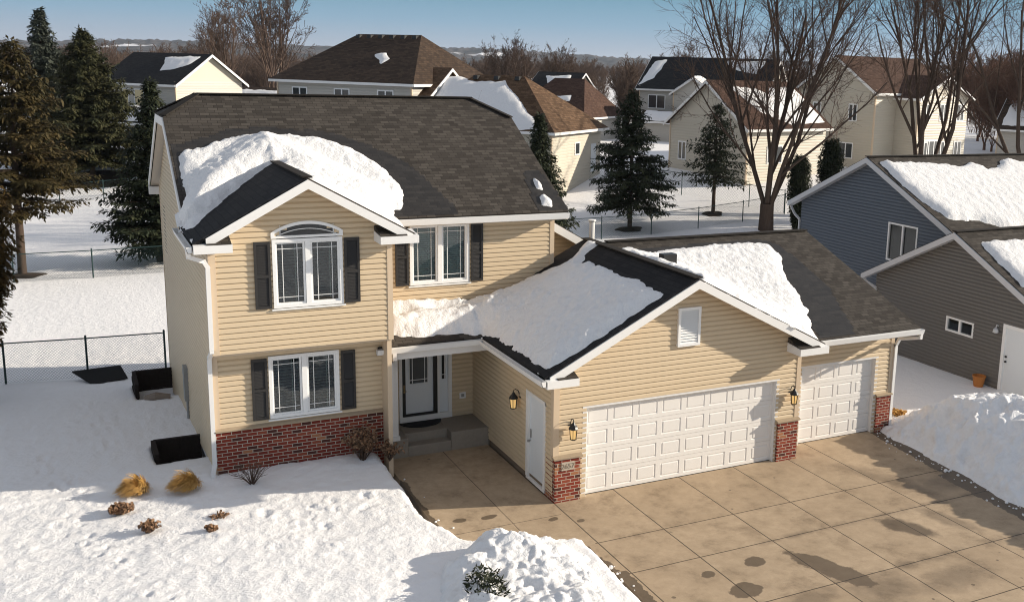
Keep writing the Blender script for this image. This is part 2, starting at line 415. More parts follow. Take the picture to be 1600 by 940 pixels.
# ------------------------------------------------------------------ ground height
PAVED=[(-2.57,4.2),(-2.62,1.49),(-2.66,-.44),(-2.3,-1.31),(-1.3,-1.85),(-.22,-2.12),(-.32,-4.6),(-.5,-16),(9.6,-16),(9.25,-5),(9.7,.9),(6.9,1.2),(0,1.2),(0,4.2)]
def ground(X,Y):
    X=np.asarray(X,float);Y=np.asarray(Y,float)
    lawn=.47-.02*np.clip(-Y,0,8)-.078*np.clip(Y-3.5,0,13.6)
    lawn=np.where(Y<3.5,lawn-.03*np.clip(-6.5-X,0,6),lawn-.02*np.clip(-6.5-X,0,6)*np.clip(1-(Y-3.5)/8,0,1))
    back=-.6+2.5*sstep(0,1,(Y+.55*X-45)/22)
    far=np.hypot(X,Y);back=back*(1-sstep(110,220,far))+(-1.0)*sstep(110,220,far)
    z=np.where(Y>17.1,back,lawn); z=np.where((Y>10)&(Y<=17.1),lawn,z)
    side=.06-.02*np.clip(Y-4,0,30)          # right of the garage, towards the neighbour
    k=sstep(8,10.2,X); z=z*(1-k*(Y<26)*(1-sstep(16,26,Y)))+np.maximum(side,-.6)*k*(Y<26)*(1-sstep(16,26,Y))
    z=z+.06*fbm(X/5.,Y/5.,3,5)
    return z
def fine(X,Y):
    near=np.exp(-np.clip(np.hypot((X+6)/9,(Y)/9)-1,0,9)**2)
    f=.016*fbm(X/.32,Y/.22,3,11)+.03*fbm(X/1.1,Y/.8,3,21)
    # dimples of a melting crust
    f=f+.022*np.abs(vnoise(X/.17,Y/.13,31))+.012*vnoise(X/.09,Y/.07,36)
    return f*(.25+.75*near)
def gz(x,y): return float(ground(np.array([x]),np.array([y]))[0])
def axis(segs):
    out=[]
    for a,b,st in segs: out.append(np.arange(a,b,st))
    return np.concatenate(out)
def geo(a,b,n): return a*(b/a)**(np.linspace(0,1,n))
gx=np.concatenate([-geo(15,6000,40)[::-1],axis([(-14.9,-11,.22),(-11,-1.6,.065),(-1.6,.4,.09),(.4,9,.5),(9,17,.18),(17,60,1.0)]),geo(60,6000,34)])
gy=np.concatenate([-geo(17,900,14)[::-1],axis([(-16.9,-7,.5),(-7,4.2,.065),(4.2,18,.18),(18,40,.5),(40,80,1.5)]),geo(80,7500,38)])
GX,GY=np.meshgrid(gx,gy)
GZ=ground(GX,GY)+fine(GX,GY)
d=-sdf(GX,GY,PAVED)+.10*fbm(GX/.5,GY/.5,3,2)
k=sstep(-.02,.42,d); GZ=(-.22)*(1-k)+GZ*k
# snow drawn down against the house and garage
GZ=np.where((GX>-6.2)&(GX<10)&(GY>3.5)&(GY<13),np.minimum(GZ,-.3),GZ)
GZ=np.where((GX>-.1)&(GX<9.95)&(GY>.3)&(GY<9),-.4,GZ)
# snow banked against the brick of the front
b=np.exp(-((GY-3.0)/.5)**2)*sstep(-6.6,-5.6,GX)*(1-sstep(-3.2,-2.7,GX))*(GY<3.45);GZ=GZ+.06*b
# holes left by the two window wells
for wx,wy,rx,ry,dp in ((-6.75,5.6,.62,.75,.75),(-6.75,12.3,.62,.85,.6)):
    q=np.maximum(np.abs(GX-wx)/rx,np.abs(GY-wy)/ry);GZ=GZ-dp*(1-sstep(.85,1.02,q))
# footprints across the side yard and front lawn
fr=random.Random(5)
def foot(px,py,r=.13,dp=.10):
    global GZ
    r*=fr.uniform(.6,.95);dp*=fr.uniform(.2,.55)
    q=np.hypot((GX-px)/r,(GY-py)/(r*1.5));GZ=GZ-dp*(1-sstep(.5,1,q))+.02*np.exp(-((q-1.2)/.25)**2)
for i in range(13):
    t=i/12; foot(-9.7+.9*t+.12*(-1)**i+fr.uniform(-.05,.05),6.6-3.4*t+fr.uniform(-.1,.1))
for i in range(18):
    t=i/17; foot(-9.3+1.9*t+.15*(-1)**i+fr.uniform(-.06,.06),2.6-5.4*t+fr.uniform(-.1,.1),.12,.07)
for i in range(16):
    foot(-5.4+fr.uniform(-1.4,1.6),.3+fr.uniform(-1.4,1.0),fr.uniform(.1,.17),fr.uniform(.03,.07))
for i in range(10):
    t=i/9; foot(-8.6+.5*t+.15*(-1)**i,11.5-4.5*t,.13,.07)
struct('ground',gridmesh('ground',GX,GY,GZ),M['snow'])

# paved driveway and front walk in one slab with a real edge
mb=MB();mb.prism([(x,y,0) for x,y in PAVED],(0,0,-.16));struct('driveway',mb.mesh('driveway'),M['drive'])

# distant hills
def m_hills():
    t=NT('hill_woods');p=t.pos();n=t.noise(p,.012,6,.7);n2=t.noise(p,.0025,4,.55)
    c=t.mix(t.ramp(n.outputs[0],[(.4,0),(.6,1)]).outputs[0],(.025,.03,.035),(.10,.085,.08))
    c=t.mix(t.ramp(n2.outputs[0],[(.63,0),(.66,1)]).outputs[0],c,(.78,.78,.8))
    return t.fin(c,.95,None,.05)
th=np.radians(np.linspace(-14,78,760));rr=np.linspace(2300,4800,46)
TH,RR=np.meshgrid(th,rr);HX=-8.7+RR*np.sin(TH);HY=-18.9+RR*np.cos(TH)
env=np.exp(-((RR-3500)/600)**2)*.85+np.exp(-((RR-2700)/250)**2)*.35
HZ=-6+env*(62+34*fbm(HX/900,HY/900,3,7)+8*np.sin(TH*9))+env*(11*np.abs(fbm(HX/26,HY/60,2,9))+6*vnoise(HX/11,HY/40,4))
struct('hills',gridmesh('hills',HX,HY,HZ),m_hills())

# ------------------------------------------------------------------ wall boards
def siding(mb,P0,sd,nd,poly,holes=(),row=.1143,lap=.038):
    prof=lambda u:lap*(1-.15*u/.58) if u<=.58 else lap*.85*(1-(u-.58)/.42)
    P0=Vector(P0);sd=Vector(sd);nd=Vector(nd)
    zs=[p[1] for p in poly];z0,z1=min(zs),max(zs)
    lev={z0,z1}|{p[1] for p in poly}|{h[2] for h in holes}|{h[3] for h in holes}
    k=math.floor(z0/row)
    while k*row<z1: lev.add(k*row);lev.add((k+.58)*row);k+=1
    lev=sorted(z for z in lev if z0<=z<=z1)
    def rng(z,side):
        c=[];zz=z+(1e-6 if side>0 else -1e-6)
        for i in range(len(poly)):
            (a,b),(c2,d2)=poly[i],poly[(i+1)%len(poly)]
            if (b>zz)!=(d2>zz): c.append(a+(c2-a)*(zz-b)/(d2-b))
        return (min(c),max(c)) if len(c)>=2 else None
    flip=sd.cross(Vector((0,0,1))).dot(nd)<0
    def P(s,z,o): return P0+sd*s+Vector((0,0,z))+nd*o
    for za,zb in zip(lev[:-1],lev[1:]):
        if zb-za<1e-5: continue
        ra,rb=rng(za,1),rng(zb,-1)
        if not ra or not rb: continue
        i=math.floor((za+zb)/2/row)
        oa=prof(min(1,max(0,za/row-i)));ob=prof(min(1,max(0,zb/row-i)))
        zm=(za+zb)/2;iv=[(ra[0],ra[1],rb[0],rb[1])]
        for h in holes:
            if h[2]<=zm<=h[3]:
                nv=[]
                for a0,a1,b0,b1 in iv:
                    if h[1]<=min(a0,b0) or h[0]>=max(a1,b1): nv.append((a0,a1,b0,b1));continue
                    if h[0]>min(a0,b0): nv.append((a0,min(a1,h[0]),b0,min(b1,h[0])))
                    if h[1]<max(a1,b1): nv.append((max(a0,h[1]),a1,max(b0,h[1]),b1))
                iv=nv
        for a0,a1,b0,b1 in iv:
            if a1-a0<1e-4 and b1-b0<1e-4: continue
            L=[P(a0,za,oa),P(a1,za,oa),P(b1,zb,ob),P(b0,zb,ob)]
            mb.face(L[::-1] if flip else L)
            if abs(za-i*row)<1e-5:
                L=[P(a0,za,0),P(a1,za,0),P(a1,za,oa),P(a0,za,oa)]
                mb.face(L[::-1] if flip else L)
def slab(mb,pts,th,ud,vd):
    """roof plane: polygon at the shingle surface, extruded downwards, UV in metres"""
    ud=Vector(ud).normalized();vd=Vector(vd).normalized()
    return mb.prism(pts,(0,0,-th),lambda p:(p.dot(ud)+50,p.dot(vd)+50))

HOUSE=thing('house','tan sided two-storey house with red brick base, front porch and attached double and single garage','house',(-2,5,0))
X0,XM,X1=-6.28,-2.66,2.155
YL,YU,YM,YB=3.35,2.84,5.03,13.6
# windows: hole rectangles (x0,x1,z0,z1)
W_UL=(-5.08,-3.72,4.13,5.50);W_UR=(-1.56,-.13,3.92,5.34);W_LO=(-5.16,-3.74,1.60,2.92)
ARCH=[(-5.02,-3.78,5.50,5.62),(-4.95,-3.85,5.62,5.72),(-4.8,-4.0,5.72,5.80),(-4.6,-4.2,5.80,5.83)]
mb=MB();siding(mb,(0,YL,0),(1,0,0),(0,-1,0),[(X0,1.46),(XM,1.46),(XM,3.22),(X0,3.22)],[W_LO]);part('lower_front_wall',mb,M['siding'],HOUSE)
mb=MB();siding(mb,(0,YU,0),(1,0,0),(0,-1,0),[(X0,3.22),(XM,3.22),(XM,5.62),(-4.47,6.66),(X0,5.62)],[W_UL]+ARCH);part('upper_front_wall',mb,M['siding'],HOUSE)
mb=MB()
for pl in ([(3.35,-.5),(4.6,-.5),(4.6,5.48),(3.35,5.48)],[(4.6,-.5),(13.6,-1.0),(13.6,5.48),(10.25,7.5),(8.37,7.5),(4.6,5.48)],[(YU,3.22),(YL,3.22),(YL,5.48),(YU,5.48)]):
    # boards end above the foundation, which follows the falling ground
    if pl[0][1]<0: pl=[(s,max(z,.52-.11*(s-3.35) if z<0 else z)) for s,z in pl]
    siding(mb,(X0,0,0),(0,1,0),(-1,0,0),pl,(),.1143,.05)
part('side_wall',mb,M['siding'],HOUSE)
DOOR=(-1.88,-.58,.46,2.36)
mb=MB();siding(mb,(0,YM,0),(1,0,0),(0,-1,0),[(XM,.46),(.03,.46),(.03,2.95),(XM,2.95)],[DOOR])
siding(mb,(0,YM,0),(1,0,0),(0,-1,0),[(XM,2.95),(X1,2.95),(X1,5.42),(XM,5.42)],[W_UR]);part('recessed_front_wall',mb,M['siding'],HOUSE)
part('bay_return_wall',MB().box(XM-.1,XM-.002,YU+.02,YM,.0,5.6),M['trim'],HOUSE)
part('rear_wall',MB().box(X0+.02,X1-.13,YB-.1,YB-.002,-1.2,5.5),M['trim'],HOUSE)
mb=MB();mb.box(X1-.12,X1-.002,YM+.02,YB,.0,5.5);mb.prism([(X1-.03,YM+.02,5.5),(X1-.03,YB,5.5),(X1-.03,10.25,7.5),(X1-.03,8.37,7.5)],(-.05,0,0));part('gable_end_wall',mb,M['trim'],HOUSE)
mb=MB();mb.box(X0+.004,X0+.12,YL+.03,YB-.12,-1.3,.52);mb.box(X0+.12,XM,YL+.03,YL+.2,-.3,.5);part('foundation',mb,M['found'],HOUSE)
# garage walls
GD=(.76,5.78,-.1,2.02);SD=(7.0,9.39,-.1,2.02);SIDE=(.56,1.47,.04,2.05)
mb=MB();siding(mb,(0,.1,0),(1,0,0),(0,-1,0),[(.03,.0),(6.43,.0),(6.43,2.95),(3.22,4.57),(.03,2.95)],[GD]);part('garage_front_wall',mb,M['siding'],HOUSE)
mb=MB();siding(mb,(.03,0,0),(0,1,0),(-1,0,0),[(.1,.16),(YM,.16),(YM,2.86),(.1,2.86)],[SIDE],.1143,.045);part('garage_side_wall',mb,M['siding'],HOUSE)
mb=MB();siding(mb,(0,.72,0),(1,0,0),(0,-1,0),[(6.44,.0),(9.95,.0),(9.95,2.82),(6.44,2.82)],[SD]);part('garage_bay_wall',mb,M['siding'],HOUSE)
part('garage_return_wall',MB().box(6.33,6.425,.12,.9,0,2.9),M['trim'],HOUSE);part('garage_rear_wall',MB().box(.2,9.83,9.3,9.4,-.4,2.8),M['trim'],HOUSE)
mb=MB();mb.box(9.84,9.948,.74,9.4,-.4,2.8)
mb.prism([(9.948,.74,2.8),(9.948,9.4,2.8),(9.948,4.83,4.55)],(-.1,0,0));part('garage_end_wall',mb,M['trim'],HOUSE)
mb=MB();mb.box(.036,.14,.11,3.93,-.2,.158);part('garage_foundation',mb,M['found'],HOUSE)
# corner posts
for x0,x1,y0,y1,z0,z1 in ((X0-.055,X0+.085,YL-.045,YL+.085,.5,3.215),(X0-.055,X0+.085,YU-.045,YU+.085,3.215,5.5),(XM-.085,XM+.03,YU-.045,YU+.06,3.2,5.5),(XM-.085,XM+.03,YL-.045,YL+.05,1.42,3.0),
  (X1-.085,X1+.03,YM-.045,YM+.085,3.2,5.42),(-.025,.115,.055,.19,.98,2.9),(6.345,6.46,.055,.19,.98,2.9),(9.865,9.98,.675,.8,.98,2.8),(X0-.055,X0+.08,YB-.08,YB+.03,-.9,5.48)): part('corner_trim',MB().box(x0,x1,y0,y1,z0,z1),M['trim'],HOUSE)

mb=MB();mb.box(X0-.01,XM,YU+.01,YL-.004,3.17,3.214);part('overhang_soffit',mb,M['trim'],HOUSE)

# brick
def brick_uv(ax): return (lambda p:((p.x if ax=='x' else p.y)+20,p.z+20))
def brickbox(mb,x0,x1,y0,y1,z0,z1):
    F=lambda pts,ax:mb.face(pts,[((p[0] if ax=='x' else p[1])+20.03,p[2]+20) for p in pts])
    F([(x0,y0,z0),(x1,y0,z0),(x1,y0,z1),(x0,y0,z1)],'x');F([(x1,y1,z0),(x0,y1,z0),(x0,y1,z1),(x1,y1,z1)],'x')
    F([(x0,y1,z0),(x0,y0,z0),(x0,y0,z1),(x0,y1,z1)],'y');F([(x1,y0,z0),(x1,y1,z0),(x1,y1,z1),(x1,y0,z1)],'y')
    F([(x0,y0,z1),(x1,y0,z1),(x1,y1,z1),(x0,y1,z1)],'x');F([(x0,y1,z0),(x1,y1,z0),(x1,y0,z0),(x0,y0,z0)],'x')
mb=MB();brickbox(mb,X0-.02,XM+.03,YL-.07,YL-.005,.1,1.42);o=part('brick_base',mb,M['brick'],HOUSE)
mb=MB();mb.prism([(X0-.05,YL-.11,1.42),(X0-.05,YL-.11,1.455),(X0-.05,YL-.012,1.51),(X0-.05,YL-.012,1.42)],(XM+.05-X0,0,0));part('ledge',mb,M['stone'],o)
for x0,x1,y in ((0,.6,0),(5.84,6.43,0),(9.5,9.95,.64)):
    mb=MB();brickbox(mb,x0,x1,y,y+(.55 if x0==0 else .3 if x0>9 else .85),-.05,.975);o=part('brick_pier',mb,M['brick'],HOUSE)
    mb=MB();mb.prism([(x0-.04,y-.04,.977),(x0-.04,y-.04,1.01),(x0-.04,y+.09,1.055),(x0-.04,y+.09,.977)],(x1-x0+.08,0,0))
    part('ledge',mb,M['stone'],o)
    if x0==0:
        mb=MB();mb.box(.15,.45,-.018,.004,.715,.9);pl=part('address_plate',mb,M['plate'],HOUSE,label='pale stone plate carved with house number 2657')
        cu=bpy.data.curves.new('number','FONT');cu.body='2657';cu.size=.155;cu.extrude=.003;cu.align_x='CENTER'
        to=bpy.data.objects.new('number_tmp',cu);COL.objects.link(to);bpy.context.view_layer.update()
        me=bpy.data.meshes.new_from_object(to.evaluated_get(bpy.context.evaluated_depsgraph_get()));bpy.data.objects.remove(to)
        me.transform(Matrix.Translation((.30+2,-.0215-5,.757))@Matrix.Rotation(R_(90),4,'X'));me.materials.clear()
        link('house_number',me,M['digit'],pl)

# roofs
SM=.554
mainz=lambda x,y:5.6+SM*(y-4.58)
XL,XR=-6.55,2.38
roof=MB();vF=(0,1,SM);vR=(0,-1,SM)
slab(roof,[(XL,4.58,5.6),(XR,4.58,5.6),(XR,8.41,mainz(0,8.41)),(1.45,9.31,8.22),(-5.66,9.31,8.22),(XL,8.41,mainz(0,8.41))],.07,(1,0,0),vF)
slab(roof,[(XR,14.04,5.6),(XL,14.04,5.6),(XL,10.21,mainz(0,8.41)),(-5.66,9.313,8.22),(1.45,9.313,8.22),(XR,10.21,mainz(0,8.41))],.07,(1,0,0),vR)
slab(roof,[(XL-.02,10.19,7.715),(XL-.02,8.43,7.715),(-5.66,9.31,8.218)],.06,(0,1,0),(.86,0,.5))
slab(roof,[(XR+.02,8.43,7.715),(XR+.02,10.19,7.715),(1.45,9.31,8.218)],.06,(0,1,0),(-.9,0,.5))
# ridge and hip caps
roof.bar((-5.66,9.31,8.235),(1.45,9.31,8.235),.24,.03)
for a,b in (((-5.66,9.31,8.235),(XL,8.41,7.735)),((-5.66,9.31,8.235),(XL,10.21,7.735)),((1.45,9.31,8.235),(XR,8.41,7.735)),((1.45,9.31,8.235),(XR,10.21,7.735))): roof.bar(a,b,.2,.03)
MAINROOF=part('main_roof',roof,M['shingle'],HOUSE)
bay=MB();S2=.56;BX=-4.44
slab(bay,[(BX,2.38,6.82),(BX,6.75,6.82),(-6.64,4.9,5.588),(-6.64,2.38,5.588)],.07,(0,1,0),(1,0,S2));part('bay_roof_shaded_side',bay,M['shingle_dark'],HOUSE)  # darker copy of the bay shingle: shade painted into this slope
bay=MB()
slab(bay,[(BX+.002,2.38,6.82),(-2.24,2.38,5.588),(-2.24,4.6,5.588),(BX+.002,6.75,6.82)],.07,(0,1,0),(-1,0,S2));bay.bar((BX,2.4,6.83),(BX,6.7,6.83),.2,.03);part('bay_roof_sunny_side',bay,M['shingle'],HOUSE)
ga=MB();SG=.503;PX,PZ=3.22,4.74
glz=lambda x,y:PZ-SG*(PX-x)
slab(ga,[(PX,-.32,PZ),(PX,5.3,PZ),(X1+.01,5.3,glz(X1+.01,0)),(X1+.01,YM-.004,glz(X1+.01,0)),(-.40,YM-.004,glz(-.40,0)),(-.40,-.32,glz(-.40,0))],.07,(0,1,0),(1,0,SG));part('garage_roof_shaded_side',ga,M['shingle_dark'],HOUSE)  # near-black where the other slope is not: shade painted into the colour
gb=MB()
slab(gb,[(PX+.002,-.32,PZ),(6.84,-.32,PZ-SG*3.62),(6.84,4.2,PZ-SG*3.62),(PX+.002,5.3,PZ)],.07,(0,1,0),(-1,0,SG));gb.bar((PX,-.3,PZ+.012),(PX,5.3,PZ+.012),.22,.03);part('garage_gable_roof',gb,M['shingle'],HOUSE)
gm=MB();gmz=lambda x,y:2.95+.364*y
slab(gm,[(6.5,-.06,gmz(0,-.06)),(10.12,-.06,gmz(0,-.06)),(10.12,4.83,gmz(0,4.83)),(3.3,4.83,gmz(0,4.83)),(3.3,.2,gmz(0,.2)),(6.5,.2,gmz(0,.2))],.07,(1,0,0),(0,1,.364))
slab(gm,[(10.12,9.72,gmz(0,-.06)),(3.3,9.72,gmz(0,-.06)),(3.3,4.833,gmz(0,4.83)),(10.12,4.833,gmz(0,4.83))],.07,(1,0,0),(0,-1,.364))
gm.bar((3.6,4.83,gmz(0,4.83)+.012),(10.12,4.83,gmz(0,4.83)+.012),.22,.03);GROOF=part('garage_main_roof',gm,M['shingle'],HOUSE)
mb=MB();mb.box(3.62,3.98,1.88,2.12,4.55,4.86);part('roof_vent',mb,M['black'],HOUSE)
po=MB();poz=lambda x,y:2.93+.30*(y-3.3)
slab(po,[(-2.86,3.28,poz(0,3.28)),(.9,3.28,poz(0,3.28)),(1.6,YM-.006,poz(0,YM)),(-2.62,YM-.006,poz(0,YM)),(-2.62,YU-.0+.0+.46,poz(0,3.3))],.07,(1,0,0),(0,1,.3));part('porch_roof',po,M['shingle'],HOUSE)
# rear single-storey wing with its raking front
rw=MB();rwz=lambda x:5.38-.56*(x-2.155)
slab(rw,[(X1+.01,6.1,rwz(X1)),(4.35,6.1,rwz(4.35)),(4.35,12,rwz(4.35)),(X1+.01,12,rwz(X1))],.07,(0,1,0),(-1,0,.56));part('rear_wing_roof',rw,M['shingle'],HOUSE)
mb=MB();siding(mb,(0,6.5,0),(1,0,0),(0,-1,0),[(X1,2.6),(4.0,2.6),(4.0,rwz(4.0)-.1),(X1,rwz(X1)-.1)]);part('rear_wing_wall',mb,M['siding'],HOUSE)
# white fascia, rakes and eave returns
def rake(a,b,h=.2,w=.035): f=MB();f.prism([a,b,(b[0],b[1],b[2]-h),(a[0],a[1],a[2]-h)],(0,w,0));part('fascia',f,M['white'],HOUSE)
rake((X1+.02,6.06,rwz(X1)-.03),(4.36,6.06,rwz(4.36)-.03),.23)
def rakepair(px,pz,y,sl,xl,xr,h=.2):
    f=MB()
    for xe in (xl,xr):
        ze=pz-sl*abs(xe-px)
        f.prism([(px,y,pz-.035),(xe,y,ze-.035),(xe,y,ze-.035-h),(px,y,pz-.035-h)],(0,.035,0))
    part('fascia',f,M['white'],HOUSE)
rakepair(BX,6.82,2.345,S2,-6.4,-2.3,.19)
rakepair(PX,PZ,-.36,SG,-.3,6.8,.19)
for px,pz,y0,y1,sl,xl,xr in ((BX,6.82,2.382,YU,S2,-6.3,-2.6),(PX,PZ,-.32,.1,SG,0,6.45)):   # soffits of the gables
    for xe in (xl,xr):
        ze=pz-sl*abs(xe-px);f=MB();f.prism([(px,y0,pz-.16),(xe,y0,ze-.16),(xe,y1,ze-.16),(px,y1,pz-.16)],(0,0,.03));part('rake_soffit',f,M['soffit'],HOUSE)
so=MB()
for ya,za,yb,zb in ((4.6,5.6,8.41,7.72),(14.04,5.6,10.21,7.72)):
    so.prism([(XL+.03,ya,za-.2),(XL+.03,yb,zb-.2),(X0-.016,yb,zb-.2),(X0-.016,ya,za-.2)],(0,0,.03))
so.box(XL+.03,X0-.016,8.41,10.21,7.5,7.53);part('rake_soffit',so,M['soffit'],HOUSE)
def rkp(*a):
    m=MB();m.prism(*a);part('rake_board',m,M['white'],HOUSE)
for ya,za,yb,zb in ((4.6,5.6,8.41,7.72),(14.04,5.6,10.21,7.72)):
    rkp([(XL,ya,za-.03),(XL,yb,zb-.03),(XL,yb,zb-.22),(XL,ya,za-.22)],(-.03,0,0))
    rkp([(XR,ya,za-.03),(XR,yb,zb-.03),(XR,yb,zb-.2),(XR,ya,za-.2)],(.02,0,0))
part('rake_board',MB().box(XL-.03,XL,8.41,10.21,7.48,7.68),M['white'],HOUSE);part('rake_board',MB().box(XL-.03,X0-.014,13.85,14.06,5.2,5.42),M['white'],HOUSE)
# eave returns: small shingled caps with white faces
for x0,x1,y0,y1,z in ((-6.64,-5.93,2.26,YU+.0,5.40),(-3.02,-2.2,2.26,YU+.0,5.40),(-.40,.32,-.45,.1,2.71),(6.02,6.86,-.45,.1,2.71)):
    rs=MB();rb=MB();rb.prism([(x0,y0,z),(x0,y0,z+.16),(x0,y1-.02,z+.22),(x0,y1-.02,z)],(x1-x0,0,0))
    lo=x0 in (-6.64,-.40);xa=x0+(.24 if lo else .01);xz=x1-(.01 if lo else .24)
    rs.prism([(xa,y0+.01,z+.165),(xa,y1-.02,z+.34),(xa,y1-.02,z+.225)],(xz-xa,0,0),lambda p:(p.x+9,p.y*1.2+9))
    er=part('eave_return',rb,M['white'],HOUSE);part('return_cap',rs,M['shingle'],er)
def gutter(mb,a,b,out,z,w=.12,h=.12):
    """open trough along a-b, 'out' is the horizontal direction away from the house"""
    a=Vector((*a,z));b=Vector((*b,z));o=Vector((*out,0))
    for prof in ([(0,0),(w*.7,0),(w*.7,.008),(0,.008)],[(w*.7,0),(w,h),(w-.008,h),(w*.7-.008,.008)],[(0,0),(.008,0),(.008,h),(0,h)]):
        mb.prism([a+o*u+Vector((0,0,v)) for u,v in prof],b-a)
    for e in (a,b): mb.prism([e,e+o*w*.7,e+o*w+Vector((0,0,h)),e+Vector((0,0,h))],(b-a).normalized()*(.006 if e is a else -.006))
def gut(*a):
    g=MB();gutter(g,*a);part('gutter',g,M['white'],HOUSE)
gut((-2.2,4.56),(XR-.02,4.56),(0,-1),5.42,.12,.14)
gut((-6.66,4.9),(-6.66,2.3),(-1,0),5.42)
gut((-2.9,3.26),(-.46,3.26),(0,-1),2.76)
gut((-.42,3.24),(-.42,-.44),(-1,0),2.76)
gut((6.75,-.08),(10.14,-.08),(0,-1),2.79)
part('eave_soffit',MB().box(-2.15,2.36,4.56,5.0,5.39,5.42),M['soffit'],HOUSE)
for q in ((-.40,.0,-.30,4.9,2.72,2.75),(-2.86,-.42,3.3,5.0,2.72,2.75),(6.46,10.1,-.05,.70,2.74,2.77),(-6.62,X0-.016,2.4,4.9,5.38,5.405)): part('eave_soffit',MB().box(*q),M['soffit'],HOUSE)
# porch beam and post
mb=MB();mb.box(-2.86,-.1,3.36,3.5,2.56,2.715);part('porch_beam',mb,M['white'],HOUSE)
mb=MB();mb.box(-2.40,-2.25,3.86,4.01,.458,2.72).box(-2.43,-2.22,3.83,4.04,.455,.56).box(-2.43,-2.22,3.83,4.04,2.6,2.725);part('porch_post',mb,M['white'],HOUSE)
# downspouts
def spout(pts,w=.085,h=.06):
    mb=MB()
    for a,b in zip(pts[:-1],pts[1:]):
        d=(Vector(b)-Vector(a)).normalized()*.025;mb.bar(Vector(a)-d,Vector(b)+d,w,h,up=(0,1,0))
    for a in pts[1:-1]: pass
    return part('downspout',mb,M['white'],HOUSE)
spout([(-6.72,2.55,5.44),(-6.70,2.62,5.3),(-6.42,2.70,5.18),(-6.35,2.74,5.05),(-6.35,2.78,3.3),(-6.35,3.27,3.05),(-6.35,3.27,.75),(-6.40,3.2,.55),(-6.4,3.1,.3)])
spout([(-2.50,3.2,2.78),(-2.50,3.22,2.62),(-2.47,3.6,2.45),(-2.47,3.6,1.0),(-2.68,3.55,.72),(-2.66,3.3,.55),(-2.7,2.95,.3)])
spout([(10.08,-.14,2.82),(10.08,-.12,2.68),(10.02,.55,2.5),(10.02,.66,2.3),(10.02,.68,.1)])

# windows
def window(hole,y,shut=None,style='blind',frame=.065):
    x0,x1,z0,z1=hole;xm=(x0+x1)/2
    mb=MB()
    def fr(a,b,c,d,w,ya,yb):
        mb.box(a,b,ya,yb,d-w,d);mb.box(a,b,ya,yb,c,c+w);mb.box(a,a+w,ya,yb,c+w,d-w);mb.box(b-w,b,ya,yb,c+w,d-w)
    fr(x0-.03,x1+.03,z0-.03,z1+.03,frame,y-.055,y+.11)
    mb.box(xm-.05,xm+.05,y-.05,y+.11,z0+.03,z1-.03)
    for a,b in ((x0+.03,xm-.055),(xm+.055,x1-.03)):
        fr(a,b,z0+.03,z1-.03,.04,y-.022,y+.06)
    mb.box(x0-.07,x1+.07,y-.075,y+.0,z0-.075,z0-.045)
    w=part('window',mb,M['vinyl'],HOUSE,label='twin casement window with white vinyl frame and blinds')
    gl=MB();gr=MB();bl=MB()
    for a,b in ((x0+.08,xm-.055-.05),(xm+.055+.05,x1-.08)):
        gl.face([(a,y+.02,z0+.08),(b,y+.02,z0+.08),(b,y+.02,z1-.08),(a,y+.02,z1-.08)])
        for u in (a+.1,b-.1): gr.box(u-.006,u+.006,y+.004,y+.017,z0+.08,z1-.08)
        for v in (z0+.08+.1,z1-.08-.1): gr.box(a,b,y+.002,y+.015,v-.006,v+.006)
        z=z0+.06
        while z<z1-.06:
            t=.8 if style=='closed' else .12
            bl.prism([(a-.02,y+.15,z),(a-.02,y+.15+.042*math.cos(t),z+.042*math.sin(t)),(a-.02,y+.15+.042*math.cos(t),z+.042*math.sin(t)+.003),(a-.02,y+.15,z+.003)],(b-a+.04,0,0))
            z+=.052 if style=='closed' else .066
        for u in (a+.12,b-.12): bl.box(u-.006,u+.006,y+.142,y+.146,z0+.04,z1-.04)
    part('pane',gl,M['glass'],w);part('muntin',gr,M['vinyl'],w);part('blind',bl,M['blindpale' if style=='closed' else 'blind'],w)
    rm=MB();rm.box(x0-.2,x1+.2,y+.55,y+.6,z0-.2,z1+.2).box(x0-.22,x0-.17,y+.12,y+.55,z0-.2,z1+.2).box(x1+.17,x1+.22,y+.12,y+.55,z0-.2,z1+.2).box(x0-.2,x1+.2,y+.12,y+.55,z1+.15,z1+.2).box(x0-.2,x1+.2,y+.12,y+.55,z0-.2,z0-.15)
    part('room',rm,M['inside'],w)
    for (sa,sb) in shut or ():
        s=MB();za,zb=z0-.02,z1-.0;yy=y-.044
        s.box(sa,sa+.05,yy-.035,yy,za,zb).box(sb-.05,sb,yy-.035,yy,za,zb)
        zm=(za+zb)/2-.02
        for c in (za,zm-.03,zb-.06): s.box(sa+.05,sb-.05,yy-.034,yy-.001,c,c+.06)
        z=za+.07
        while z<zb-.07:
            if not zm-.05<z<zm+.03: s.prism([(sa+.05,yy-.006,z),(sa+.05,yy-.024,z),(sa+.05,yy-.010,z+.03),(sa+.05,yy-.002,z+.03)],(sb-sa-.1,0,0))
            z+=.032
        s.box(sa+.04,sb-.04,yy-.003,yy+.03,za+.01,zb-.01)
        part('shutter',s,M['shutter'],HOUSE)
    return w
wu=window(W_UL,YU,[(-5.47,-5.15),(-3.66,-3.34)])
window(W_UR,YM,[(-1.95,-1.63),(-.06,.25)],'closed')
window(W_LO,YL,[(-5.54,-5.22),(-3.67,-3.36)])
